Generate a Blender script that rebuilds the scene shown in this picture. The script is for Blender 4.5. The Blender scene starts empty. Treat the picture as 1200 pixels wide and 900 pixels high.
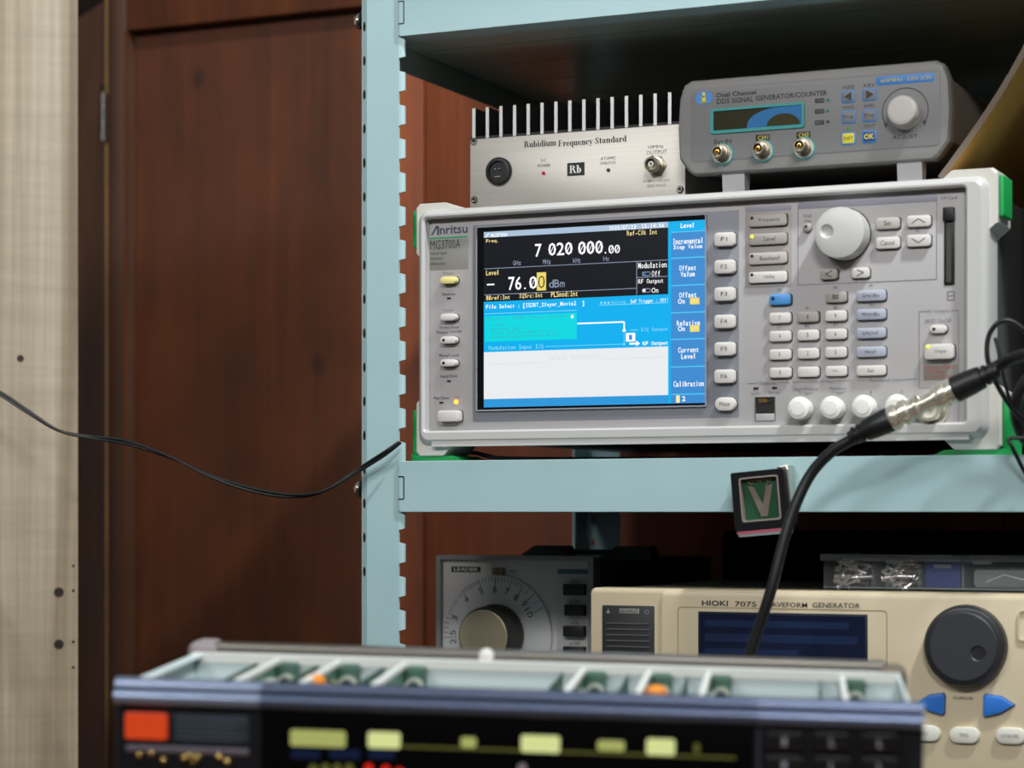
import bpy, bmesh, math, random
from mathutils import Matrix, Vector
random.seed(7)
D = bpy.data
SC = bpy.context.scene
COL = SC.collection
rad = math.radians

# ---------------------------------------------------------------- camera, light, exposure
CAMZ = 1.10
YAW = rad(24.4)
FPX = 2640.0
FWD = Vector((-math.sin(YAW), math.cos(YAW), 0))
RGT = Vector((math.cos(YAW), math.sin(YAW), 0))
UP = Vector((0, 0, 1))
CAM = Vector((0, 0, CAMZ))
cd = D.cameras.new('camera'); cam = D.objects.new('camera', cd); COL.objects.link(cam)
cam.location = CAM; cam.rotation_euler = (rad(90), 0, YAW)
cd.sensor_width = 36; cd.lens = FPX/1200*36; cd.shift_y = 150/1200
cd.clip_start = .05
cd.dof.use_dof = True; cd.dof.focus_distance = 1.60; cd.dof.aperture_fstop = 6.3
SC.camera = cam
SC.view_settings.view_transform = 'Standard'; SC.view_settings.look = 'None'
SC.view_settings.exposure = -0.08; SC.view_settings.gamma = 1.0
SC.view_settings.use_curve_mapping = False

w = D.worlds.new('world'); SC.world = w; w.use_nodes = True
nt = w.node_tree; nt.nodes.clear()
tc = nt.nodes.new('ShaderNodeTexCoord'); sx = nt.nodes.new('ShaderNodeSeparateXYZ')
rmp = nt.nodes.new('ShaderNodeValToRGB'); bg = nt.nodes.new('ShaderNodeBackground'); wo = nt.nodes.new('ShaderNodeOutputWorld')
mr = nt.nodes.new('ShaderNodeMapRange'); mr.inputs[1].default_value = -1; mr.inputs[2].default_value = 1
nt.links.new(tc.outputs['Generated'], sx.inputs[0]); nt.links.new(sx.outputs['Z'], mr.inputs[0])
nt.links.new(mr.outputs[0], rmp.inputs[0]); nt.links.new(rmp.outputs[0], bg.inputs[0]); nt.links.new(bg.outputs[0], wo.inputs[0])
rmp.color_ramp.elements[0].position = .42; rmp.color_ramp.elements[0].color = (.040, .038, .036, 1)
rmp.color_ramp.elements[1].position = .75; rmp.color_ramp.elements[1].color = (.42, .45, .47, 1)
bg.inputs[1].default_value = .50

def area(name, loc, tgt, sx_, sy_, power, col):
    l = D.lights.new(name, 'AREA'); l.shape = 'RECTANGLE'; l.size = sx_; l.size_y = sy_; l.energy = power; l.color = col
    o = D.objects.new(name, l); COL.objects.link(o); o.location = loc
    o.rotation_euler = (Vector(tgt)-Vector(loc)).to_track_quat('-Z', 'Y').to_euler()
    return o
area('ceiling_and_fill_lamp', (.40, 0.95, 2.70), (-.55, 1.45, 1.25), .14, .07, 36, (.96, 1, 1))
l2 = area('ceiling_and_fill_lamp', (.38, -.7, 2.35), (-.85, 1.75, 1.45), .6, .2, 5.5, (1, .98, .96)); l2.data.spread = rad(75)  # added unseen fill lamp; its narrow beam leaves the lower wall dark
l3 = area('ceiling_and_fill_lamp', (-1.0, -.8, 2.3), (-.75, 1.6, 1.3), .8, .25, 3.4, (1, .99, .97)); l3.data.spread = rad(75)  # added unseen fill from the left front, for sheen on the aluminium box

# ---------------------------------------------------------------- materials
def lin(h):
    h = h.lstrip('#'); c = [int(h[i:i+2], 16)/255 for i in (0, 2, 4)]
    return tuple(x/12.92 if x <= .04045 else ((x+.055)/1.055)**2.4 for x in c) + (1,)
def mat(name, col, rough=.5, metal=0, emit=None, es=1.0, noise=0, nscale=60, coat=0, spec=.5, bump=0, bscale=400):
    m = D.materials.new(name); m.use_nodes = True
    n = m.node_tree; b = n.nodes['Principled BSDF']
    b.inputs['Base Color'].default_value = lin(col); b.inputs['Roughness'].default_value = rough
    b.inputs['Metallic'].default_value = metal; b.inputs['Coat Weight'].default_value = coat
    b.inputs['Specular IOR Level'].default_value = spec
    if emit: b.inputs['Emission Color'].default_value = lin(emit); b.inputs['Emission Strength'].default_value = es
    if noise or bump:
        t = n.nodes.new('ShaderNodeTexCoord'); q = n.nodes.new('ShaderNodeTexNoise')
        q.inputs['Scale'].default_value = nscale; q.inputs['Detail'].default_value = 5
        n.links.new(t.outputs['Object'], q.inputs[0])
    if noise:
        mx = n.nodes.new('ShaderNodeMix'); mx.data_type = 'RGBA'; mx.blend_type = 'MULTIPLY'
        r = n.nodes.new('ShaderNodeMapRange'); r.inputs[3].default_value = 1-noise; r.inputs[4].default_value = 1
        r.inputs[1].default_value = .3; r.inputs[2].default_value = .7
        n.links.new(q.outputs[0], r.inputs[0])
        mx.inputs[0].default_value = 1; mx.inputs[6].default_value = lin(col)
        n.links.new(r.outputs[0], mx.inputs[7]); n.links.new(mx.outputs[2], b.inputs['Base Color'])
    if bump:
        q2 = n.nodes.new('ShaderNodeTexNoise'); q2.inputs['Scale'].default_value = bscale
        bp = n.nodes.new('ShaderNodeBump'); bp.inputs['Strength'].default_value = bump; bp.inputs['Distance'].default_value = .0005
        n.links.new(t.outputs['Object'], q2.inputs[0]); n.links.new(q2.outputs[0], bp.inputs['Height']); n.links.new(bp.outputs[0], b.inputs['Normal'])
    return m
def brushed(name, col, rough=.35, metal=.9, axis_scale=(8, 8, 900), amt=.15):
    m = mat(name, col, rough, metal); n = m.node_tree; b = n.nodes['Principled BSDF']
    t = n.nodes.new('ShaderNodeTexCoord'); mp = n.nodes.new('ShaderNodeMapping'); mp.inputs['Scale'].default_value = axis_scale
    q = n.nodes.new('ShaderNodeTexNoise'); q.inputs['Scale'].default_value = 1; q.inputs['Detail'].default_value = 3
    r = n.nodes.new('ShaderNodeMapRange'); r.inputs[3].default_value = 1-amt; r.inputs[4].default_value = 1
    mx = n.nodes.new('ShaderNodeMix'); mx.data_type = 'RGBA'; mx.blend_type = 'MULTIPLY'; mx.inputs[0].default_value = 1; mx.inputs[6].default_value = lin(col)
    n.links.new(t.outputs['Object'], mp.inputs[0]); n.links.new(mp.outputs[0], q.inputs[0]); n.links.new(q.outputs[0], r.inputs[0])
    n.links.new(r.outputs[0], mx.inputs[7]); n.links.new(mx.outputs[2], b.inputs['Base Color'])
    return m
def wood(name, c0, c1, c2, scale=(14, 14, .9), rough=.5, knots=True, fine=160, contrast=(.3, .7), flecks=False):
    m = mat(name, c1, rough); n = m.node_tree; b = n.nodes['Principled BSDF']; L = n.links.new
    t = n.nodes.new('ShaderNodeTexCoord'); mp = n.nodes.new('ShaderNodeMapping'); mp.inputs['Scale'].default_value = scale
    q = n.nodes.new('ShaderNodeTexNoise'); q.inputs['Scale'].default_value = 1; q.inputs['Detail'].default_value = 6; q.inputs['Distortion'].default_value = .6
    cr = n.nodes.new('ShaderNodeValToRGB'); e = cr.color_ramp.elements
    e[0].position = contrast[0]; e[0].color = lin(c0); e[1].position = contrast[1]; e[1].color = lin(c2)
    x = e.new(.5); x.color = lin(c1)
    L(t.outputs['Object'], mp.inputs[0]); L(mp.outputs[0], q.inputs[0]); L(q.outputs[0], cr.inputs[0])
    mp2 = n.nodes.new('ShaderNodeMapping'); mp2.inputs['Scale'].default_value = (fine, fine, 4)
    q2 = n.nodes.new('ShaderNodeTexNoise'); q2.inputs['Scale'].default_value = 1; q2.inputs['Detail'].default_value = 4
    r2 = n.nodes.new('ShaderNodeMapRange'); r2.inputs[1].default_value = .3; r2.inputs[2].default_value = .7; r2.inputs[3].default_value = .8; r2.inputs[4].default_value = 1.05
    L(t.outputs['Object'], mp2.inputs[0]); L(mp2.outputs[0], q2.inputs[0]); L(q2.outputs[0], r2.inputs[0])
    mx = n.nodes.new('ShaderNodeMix'); mx.data_type = 'RGBA'; mx.blend_type = 'MULTIPLY'; mx.inputs[0].default_value = 1
    L(cr.outputs[0], mx.inputs[6]); L(r2.outputs[0], mx.inputs[7]); out = mx.outputs[2]
    if flecks or knots:      # blotches of the old finish, or short pale flecks across limed oak
        mq = n.nodes.new('ShaderNodeMapping'); mq.inputs['Scale'].default_value = (6, 6, 70) if flecks else (9, 9, 5)
        qq = n.nodes.new('ShaderNodeTexNoise'); qq.inputs['Scale'].default_value = 1; qq.inputs['Detail'].default_value = 5; qq.inputs['Roughness'].default_value = .65
        rq = n.nodes.new('ShaderNodeMapRange'); rq.inputs[1].default_value = .35; rq.inputs[2].default_value = .65; rq.inputs[3].default_value = .93 if flecks else .66; rq.inputs[4].default_value = 1.10
        L(t.outputs['Object'], mq.inputs[0]); L(mq.outputs[0], qq.inputs[0]); L(qq.outputs[0], rq.inputs[0])
        m4 = n.nodes.new('ShaderNodeMix'); m4.data_type = 'RGBA'; m4.blend_type = 'MULTIPLY'; m4.inputs[0].default_value = 1
        L(out, m4.inputs[6]); L(rq.outputs[0], m4.inputs[7]); out = m4.outputs[2]
    if knots:
        mp3 = n.nodes.new('ShaderNodeMapping'); mp3.inputs['Scale'].default_value = (11, 11, 7)
        v = n.nodes.new('ShaderNodeTexVoronoi'); v.inputs['Scale'].default_value = 1
        r3 = n.nodes.new('ShaderNodeMapRange'); r3.inputs[1].default_value = .03; r3.inputs[2].default_value = .11; r3.inputs[3].default_value = .35; r3.inputs[4].default_value = 1
        L(t.outputs['Object'], mp3.inputs[0]); L(mp3.outputs[0], v.inputs[0]); L(v.outputs['Distance'], r3.inputs[0])
        m3 = n.nodes.new('ShaderNodeMix'); m3.data_type = 'RGBA'; m3.blend_type = 'MULTIPLY'; m3.inputs[0].default_value = 1
        L(out, m3.inputs[6]); L(r3.outputs[0], m3.inputs[7]); out = m3.outputs[2]
    L(out, b.inputs['Base Color'])
    bp = n.nodes.new('ShaderNodeBump'); bp.inputs['Strength'].default_value = .15; bp.inputs['Distance'].default_value = .001
    L(q2.outputs[0], bp.inputs['Height']); L(bp.outputs[0], b.inputs['Normal'])
    return m
def clear(name, col='DDE6E6', amt=.25, rough=.15):
    m = mat(name, col, rough); m.surface_render_method = 'BLENDED' if hasattr(m, 'surface_render_method') else m.surface_render_method
    n = m.node_tree; b = n.nodes['Principled BSDF']; o = n.nodes['Material Output']
    tr = n.nodes.new('ShaderNodeBsdfTransparent'); mx = n.nodes.new('ShaderNodeMixShader'); mx.inputs[0].default_value = amt
    n.links.new(tr.outputs[0], mx.inputs[1]); n.links.new(b.outputs[0], mx.inputs[2]); n.links.new(mx.outputs[0], o.inputs[0])
    return m
def glow(name, col, s=1.0): return mat(name, '050505', .25, 0, emit=col, es=s)

TEAL = mat('pale teal enamel', 'A4C3C7', .38, noise=.05, nscale=25)
TEALG = mat('glossy dark teal enamel', 'A3B6B0', .28)
STEEL = mat('bright steel', 'C9C6BE', .25, 1)
DKSTEEL = mat('dark steel', '55544F', .35, 1)
BLACK = mat('black plastic', '101010', .45)
BLACKG = mat('gloss black', '08080A', .12)
RUB = mat('black rubber', '121315', .42, bump=.1)
WBOARD = wood('limed oak board', '7A6B56', '9A8C75', 'AA9E8A', (30, 30, 1.1), .6, False, 220, (.36, .64), True)
WDARK = wood('dark brown timber', '3A2216', '4E2F1E', '5E3A26', (12, 12, .8), .6)
WPANEL = wood('red brown cedar boards', '45220B', '602F10', '784018', (9, 9, .7), .6)
WBRIGHT = wood('orange brown cedar boards', '6E3514', '8C4520', '9E5426', (9, 9, .7), .6)
GREYP = mat('warm grey panel plastic', 'ABA9AA', .5, bump=.08)
GREYD = mat('blue grey panel plastic', '7D8089', .5, bump=.08)
GREYL = mat('label grey', '85857F', .6)
FRAMEP = mat('light grey moulded plastic', 'BDBDBB', .38)
CREAM = mat('off white plastic', 'C9C7BF', .4)
GREEN = mat('green rubber', '129A4B', .45)
BTN = mat('white key plastic', 'D2CFCB', .4)
BTNB = mat('bluish grey key plastic', 'A9AFBE', .4)
BTNG = mat('grey key plastic', 'A39E98', .4)
BTNY = mat('cream yellow key plastic', 'E3DA90', .4)
BLUE = mat('blue key plastic', '4C8FD0', .4)
INK = mat('dark print', '3A3A3C', .6)
INKL = mat('soft grey print', '77767A', .6)
INKR = mat('red print', 'B4504E', .6)
INKG = mat('green print', '1F9C68', .6)
INKW = mat('white print', 'E8E8E4', .6)
RIM = mat('key gap shadow plastic', '3C3937', .7)
WCAP = mat('white nylon cap', 'E6E8E2', .35)
GOLD = mat('gold contact', 'C9A255', .3, 1)
NICK = mat('nickel plate', 'E6E0D0', .25, .8)
ALU = brushed('brushed aluminium', 'C4C0B9', .45, .45, (6, 6, 700), .18)
ALUF = mat('milled aluminium fin', 'D6D8D6', .4, .35)
ALUD = mat('dark anodised fin', '2A2A2A', .5, .3)
BEIGE = mat('aged beige plastic', 'CBBC9E', .45, noise=.05, nscale=12)
BEIGE2 = mat('raised beige plastic', 'D2C5A8', .4)

# ---------------------------------------------------------------- mesh builder
_tc = {}
def text_mesh(s, bold):
    k = (s, bold)
    if k not in _tc:
        c = D.curves.new('t', 'FONT'); c.body = s; c.size = 1; c.offset = bold; c.resolution_u = 2; c.fill_mode = 'FRONT'
        o = D.objects.new('t', c); me = D.meshes.new_from_object(o)
        vs = [v.co.copy() for v in me.vertices]; fs = [tuple(p.vertices) for p in me.polygons]
        xs = [v.x for v in vs]; ys = [v.y for v in vs]
        D.meshes.remove(me); D.objects.remove(o); D.curves.remove(c)
        _tc[k] = (vs, fs, min(xs), max(xs), min(ys), max(ys))
    return _tc[k]
def rr(x0, x1, z0, z1, r, n=4):
    r = max(1e-5, min(r, (x1-x0)/2-1e-6, (z1-z0)/2-1e-6)); P = []
    for cx, cz, a in ((x1-r, z0+r, -90), (x1-r, z1-r, 0), (x0+r, z1-r, 90), (x0+r, z0+r, 180)):
        for i in range(n+1):
            t = rad(a+90*i/n); P.append((cx+r*math.cos(t), cz+r*math.sin(t)))
    return P
def cm(pts, k=8):
    pts = [Vector(p) for p in pts]; q = [pts[0]*2-pts[1]]+pts+[pts[-1]*2-pts[-2]]; out = []
    for i in range(1, len(q)-2):
        a, b, c, d = q[i-1:i+3]
        for j in range(k):
            t = j/k; out.append(.5*((2*b)+(c-a)*t+(2*a-5*b+4*c-d)*t*t+(3*b-a-3*c+d)*t**3))
    out.append(pts[-1]); return out
class MB:
    def __init__(s): s.v = []; s.f = []; s.m = []; s.mats = []; s.M = Matrix()
    def mi(s, m):
        if m not in s.mats: s.mats.append(m)
        return s.mats.index(m)
    def add(s, vs, fs, m):
        k = len(s.v); i = s.mi(m)
        s.v += [s.M @ Vector(v) for v in vs]; s.f += [tuple(k+x for x in f) for f in fs]; s.m += [i]*len(fs)
        return s
    def box(s, x0, x1, y0, y1, z0, z1, m):
        vs = [(x, y, z) for z in (z0, z1) for y in (y0, y1) for x in (x0, x1)]
        return s.add(vs, [(0, 2, 3, 1), (4, 5, 7, 6), (0, 1, 5, 4), (2, 6, 7, 3), (0, 4, 6, 2), (1, 3, 7, 5)], m)
    def loft(s, rings, m, cap0=True, cap1=True):
        n = len(rings[0]); vs = [p for r in rings for p in r]; fs = []
        for i in range(len(rings)-1):
            for j in range(n):
                k = (j+1) % n; fs.append((i*n+j, i*n+k, (i+1)*n+k, (i+1)*n+j))
        if cap0: fs.append(tuple(range(n)))
        if cap1: fs.append(tuple((len(rings)-1)*n+j for j in reversed(range(n))))
        return s.add(vs, fs, m)
    def rbox(s, x0, x1, z0, z1, y0, y1, m, r=.002, ch=.0006, n=4):      # y0 is the face toward the viewer
        A = rr(x0, x1, z0, z1, r, n); B = rr(x0+ch, x1-ch, z0+ch, z1-ch, max(r-ch, 1e-4), n)
        C_ = rr(x0+ch*.3, x1-ch*.3, z0+ch*.3, z1-ch*.3, max(r-ch*.3, 1e-4), n)
        return s.loft([[(x, y1, z) for x, z in A], [(x, y0+ch, z) for x, z in A], [(x, y0+ch*.3, z) for x, z in C_], [(x, y0, z) for x, z in B]], m)
    def prism(s, pts, y0, y1, m):
        return s.loft([[(x, y1, z) for x, z in pts], [(x, y0, z) for x, z in pts]], m)
    def frame(s, o, i, y0, y1, m):      # o, i outlines with the same count
        n = len(o); vs = [(x, y, z) for y in (y0, y1) for q in (o, i) for x, z in q]; fs = []
        for j in range(n):
            k = (j+1) % n
            fs += [(j, k, n+k, n+j), (2*n+j, 3*n+j, 3*n+k, 2*n+k), (j, 2*n+j, 2*n+k, k), (n+j, n+k, 3*n+k, 3*n+j)]
        return s.add(vs, fs, m)
    def lathe(s, cx, cz, prof, m, n=32, flute=0):
        R = []
        for r, y in prof:
            R.append([(cx+(r*(1-(flute if j % 2 else 0)))*math.cos(2*math.pi*j/n), y, cz+(r*(1-(flute if j % 2 else 0)))*math.sin(2*math.pi*j/n)) for j in range(n)])
        return s.loft(R, m)
    def ring(s, cx, cz, ro, ri, y0, y1, m, a0=0, a1=360, n=32):
        A = []; full = a1-a0 >= 360; k = n if full else n+1
        for j in range(k):
            t = rad(a0+(a1-a0)*j/n); A.append((math.cos(t), math.sin(t)))
        vs = [(cx+r*c, y, cz+r*q) for y in (y0, y1) for r in (ro, ri) for c, q in A]; fs = []
        for j in range(k if full else k-1):
            l = (j+1) % k
            fs += [(j, l, k+l, k+j), (2*k+j, 3*k+j, 3*k+l, 2*k+l), (j, 2*k+j, 2*k+l, l), (k+j, k+l, 3*k+l, 3*k+j)]
        return s.add(vs, fs, m)
    def tube(s, pts, r, m, n=8):
        pts = [Vector(p) for p in pts]; R = []; rs = r if isinstance(r, (list, tuple)) else [r]*len(pts)
        up = None
        for i, p in enumerate(pts):
            d = (pts[min(i+1, len(pts)-1)]-pts[max(i-1, 0)])
            d = d.normalized() if d.length > 1e-9 else Vector((0, 0, 1))
            if up is None: up = d.orthogonal().normalized()
            else:
                up = up-d*up.dot(d); up = up.normalized() if up.length > 1e-6 else d.orthogonal().normalized()
            v = d.cross(up)
            R.append([tuple(p+(up*math.cos(2*math.pi*j/n)+v*math.sin(2*math.pi*j/n))*rs[i]) for j in range(n)])
        return s.loft(R, m)
    def text(s, t, x0, x1, z0, z1, y, m, bold=0):
        vs, fs, a, b, c, d = text_mesh(t, bold)
        return s.add([(x0+(v.x-a)/(b-a)*(x1-x0), y, z0+(v.y-c)/(d-c)*(z1-z0)) for v in vs], fs, m)
    def build(s, name, parent=None, sharp=32):
        me = D.meshes.new(name); me.from_pydata([tuple(v) for v in s.v], [], s.f)
        for m in s.mats: me.materials.append(m)
        me.polygons.foreach_set('material_index', s.m)
        b = bmesh.new(); b.from_mesh(me); bmesh.ops.recalc_face_normals(b, faces=b.faces)
        for f in b.faces: f.smooth = True
        for e in b.edges:
            if len(e.link_faces) != 2 or e.calc_face_angle(9) > rad(sharp): e.smooth = False
        b.to_mesh(me); b.free()
        o = D.objects.new(name, me); COL.objects.link(o)
        if parent is not None: o.parent = parent
        return o
def tag(o, label, cat, group=None):
    o['label'] = label; o['category'] = cat
    if group: o['group'] = group
    return o
def struct(o): o['kind'] = 'structure'; return o
def ray(px, py): return FWD+RGT*((px-600)/FPX)+UP*((600-py)/FPX)
def W(px, py, Y):
    r = ray(px, py); return CAM+r*(Y/r.y)
class Thing:
    def __init__(s, name, label, cat, M, group=None):
        s.M = M if isinstance(M, Matrix) else Matrix.Translation(Vector(M)); s.I = s.M.inverted()
        o = D.objects.new(name, None); COL.objects.link(o); o.matrix_world = s.M; o.empty_display_size = .05
        tag(o, label, cat, group); s.o = o
    def P(s, px, py, c=0, ax=1):
        o = s.I @ CAM; d = s.I.to_3x3() @ ray(px, py); return o+d*((c-o[ax])/d[ax])
    def R(s, a, t, b, u, c=0):      # photo rectangle left, top, right, bottom read on a local front plane
        xm = (a+b)/2; return s.P(a, (t+u)/2, c).x, s.P(b, (t+u)/2, c).x, s.P(xm, u, c).z, s.P(xm, t, c).z
def dished(mb, rings, m, n=56):      # loft of eccentric circles (cx, cz, r, y): a knob with a finger dish let into its face
    return mb.loft([[(cx+r*math.cos(2*math.pi*j/n), y, cz+r*math.sin(2*math.pi*j/n)) for j in range(n)] for cx, cz, r, y in rings], m)
def local(o, loc):      # move mesh data so that the object origin sits at loc
    o.data.transform(Matrix.Translation(-Vector(loc))); o.location = loc; return o

# ================================================================ THE ROOM
YW = 1.935
def wx(px, Y): return W(px, 600, Y).x
# cedar board wall behind the rack
zt = 1.72; zrail = CAMZ+.489
mb = MB()
xs = [wx(p, YW) for p in (433, 497)]+[wx(497, YW)+.185*i for i in range(1, 8)]
for a, b in zip(xs[:-1], xs[1:]): mb.rbox(a+.0008, b-.0008, 0, zt, YW, YW+.02, WBRIGHT, r=.001, ch=.0012)
mb.box(xs[-1], 1.2, YW, YW+.02, 0, zt, WBRIGHT)
struct(mb.build('wall_back'))
# big board door panel on the left, with its stile and top rail
mb = MB(); xa, xb = wx(157, YW), wx(433, YW)
for i, (a, b) in enumerate(((xa, xa+(xb-xa)*.52), (xa+(xb-xa)*.52, xb))):
    mb.box(a, b, YW+.004, YW+.02, 0, zrail, WPANEL)
struct(mb.build('door_1'))
mb = MB(); mb.rbox(wx(134, YW), wx(157, YW)-.001, 0, 1.9, YW-.014, YW+.03, WDARK, r=.002, ch=.002)
WHILITE = wood('painted highlight wood edge', '7A5630', '94703F', 'A8834E', (12, 12, 6), .6, False)
mb.box(wx(134, YW)-.0006, wx(134, YW)+.0010, YW-.0146, YW-.012, 0, 1.9, WHILITE); mb.box(wx(157, YW)-.0022, wx(157, YW)-.0008, YW-.0142, YW-.010, 0, zrail, WPANEL); struct(mb.build('trim_1'))  # lighter strips paint in the highlight along both stile edges
mb = MB(); mb.rbox(wx(157, YW), 1.2, zrail, zrail+.10, YW-.012, YW+.03, WPANEL, r=.002, ch=.002); struct(mb.build('trim_2'))
mb = MB(); mb.box(wx(157, YW), 1.2, YW, YW+.02, zrail+.10, 2.6, WDARK); struct(mb.build('wall_upper'))
# small hinged leaf standing open away from us
hx = wx(133, YW); ang = rad(51.8); M = Matrix.Translation((hx-.001, YW-.008, 0)) @ Matrix.Rotation(rad(90)-ang+rad(0), 4, 'Z')
dz = W(125, 0, YW).z
leafdir = Vector((-math.sin(ang), math.cos(ang), 0)); nrm = Vector((math.cos(ang), math.sin(ang), 0))
ML = Matrix(((leafdir.x, nrm.x, 0, hx-.002), (leafdir.y, nrm.y, 0, YW-.006), (0, 0, 1, 0), (0, 0, 0, 1)))
mb = MB(); mb.M = ML; mb.box(0, .45, 0, .018, 0, dz, wood('lightened cedar leaf', '5E3A24', '75492E', '875838', (10, 10, .8), .6)); leaf = struct(mb.build('door_2'))  # wood made lighter in place of the lamp light the oak board blocks
mb = MB(); hz = [W(131, y, YW).z for y in (102, 130, 159)]
for i in range(5):
    z0 = hz[2]+(hz[0]-hz[2])*i/5; mb.M = Matrix.Translation((hx+.0005, YW-.019, z0)) @ Matrix.Rotation(rad(90), 4, 'X')
    mb.lathe(0, 0, [(.0040, -(hz[0]-hz[2])/5+.0006), (.0040, 0)], DKSTEEL, 12)
mb.M = Matrix(); mb.box(hx-.005, hx, YW-.017, YW-.0145, hz[2], hz[0], DKSTEEL)
mb.build('hinge', leaf)
mb = MB(); mb.box(-3.2, 1.2, 3.3, 3.33, 0, 2.8, mat('dark brown plaster', '3A2A20', .8)); struct(mb.build('wall_far'))
mb = MB(); mb.box(-3.2, 1.6, -1.5, 3.33, -.02, 0, wood('floor boards', '3A2416', '4A2E1C', '5A3A24', (5, .7, 5), .45, False)); struct(mb.build('floor'))

# ================================================================ WOODEN BOARD AT THE LEFT
YB = 1.50
e0 = W(91.5, 600, YB)
BO = Thing('wooden_board', 'upright pale limed-oak board with drilled holes at the left edge', 'board', Matrix.Translation((e0.x, e0.y, 0)) @ Matrix.Rotation(rad(36.5), 4, 'Z'))
mb = MB(); mb.rbox(-.42, 0, 0, 1.535, 0, .018, WBOARD, r=.001, ch=.0006); mb.build('panel', BO.o)
for px, py, r in ((24, 420, .0028), (69, 694, .0040), (69, 755, .0040), (86, 663, .0011), (86, 692, .0011), (86, 752, .0011), (86, 782, .0011)):
    p = BO.P(px, py, 0); mb = MB(); mb.ring(p.x, p.z, r, r*.72, -.0004, .0005, WDARK, n=16); mb.lathe(p.x, p.z, [(r*.8, -.0001), (r*.8, -.0003)], BLACK, 16); mb.build('screw_hole', BO.o)

# ================================================================ STEEL RACK
YF, YR = 1.44, 1.86
XL = -.7694; XR = XL+.80
zpx = lambda y: CAMZ+(600-y)*.0006163
rack = Thing('steel_rack', 'pale teal enamelled steel storage rack with toothed uprights', 'rack', (-.37, (YF+YR)/2, 0))
ox, oy = -.37, (YF+YR)/2
def rpart(name, mb, parent=None): 
    mb.v = [v-Vector((ox, oy, 0)) for v in mb.v]; return mb.build(name, parent or rack.o)
def post(xo, yo, sx_, sy_, teeth):
    mb = MB(); wd = .0262; F = .0018
    # face flange outline with hooked teeth along its free edge
    k0 = zpx(47); z = k0-.0242*70
    zs = []
    k = -70
    while True:
        zb = k0-.0145+k*.0242; zt_ = k0+k*.0242
        if zt_ > 1.78: break
        if zb > .02 and teeth: zs.append((zb, zt_))
        k += 1
    Mx = Matrix(((sx_, 0, 0, xo), (0, sy_, 0, yo), (0, 0, 1, 0), (0, 0, 0, 1)))
    mb.M = Mx
    mb.box(0, wd-.0004, 0, F, 0, 1.79, TEAL)
    for zb, zt_ in zs:
        mb.loft([[(wd-.0006, 0, zb-.0004), (wd-.0006, F, zb-.0004), (wd-.0006, F, zt_+.0004), (wd-.0006, 0, zt_+.0004)],
                 [(wd+.0015, .0002, zb+.0001), (wd+.0015, F+.0002, zb+.0001), (wd+.0015, F+.0002, zt_-.0001), (wd+.0015, .0002, zt_-.0001)],
                 [(wd+.0036, .0016, zb+.0008), (wd+.0036, F+.0016, zb+.0008), (wd+.0036, F+.0016, zt_-.0008), (wd+.0036, .0016, zt_-.0008)]], TEAL)
    # folded corner and side flange
    mb.loft([[(0, 0, 0), (0, F, 0), (0, F, 1.79), (0, 0, 1.79)], [(-.0052, .0022, 0), (-.0040, .0040, 0), (-.0040, .0040, 1.79), (-.0052, .0022, 1.79)]], TEAL)
    mb.box(-.0054, -.0038, .0022, .034, 0, 1.79, TEAL)
    return mb
for (xo, yo, a, b, tt) in ((XL+.0010, YF, 1, 1, True), (XR, YF, -1, 1, False), (XL+.0052, YR, 1, -1, False), (XR, YR, -1, -1, False)):
    mb = post(xo, yo, a, b, tt)
    if (a, b) == (1, 1):
        for i in range(-6, 16):
            zc = zpx(64+40*i+6)
            mb.M = Matrix.Translation((XL-.0016, YF+.0012, zc)) @ Matrix.Rotation(rad(-23), 4, 'Z')
            mb.M = mb.M @ Matrix.Diagonal((.8, 1, 2.0, 1)); mb.lathe(0, 0, [(.0018, .0003), (.0018, -.0002)], DKSTEEL, 12)
    if (a, b) == (1, -1):
        mb.M = Matrix()
        for py in (580, 608, 636):
            p = W(692, py, YR-.002); mb.lathe(p.x, p.z, [(.0042, YR-.0019), (.0042, YR-.0024)], WBRIGHT, 16)
    rpart('post', mb)
for py in (24, 573):
    mb = MB(); p = W(423, py, YF+.006); mb.M = Matrix.Translation((XL-.0045, YF+.009, p.z)) @ Matrix.Rotation(rad(-90), 4, 'Z') 
    mb.lathe(0, 0, [(.0035, -.002), (.0035, .0)], DKSTEEL, 6); mb.lathe(0, 0, [(.0074, -.0012), (.0074, -.0026)], BLACK, 20)
    mb.lathe(0, 0, [(.0060, -.0026), (.0062, -.0052), (.0048, -.0074), (.001, -.0080)], STEEL, 16)
    rpart('bolt', mb)
ZS = CAMZ+.0365          # top of the middle shelf
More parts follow.
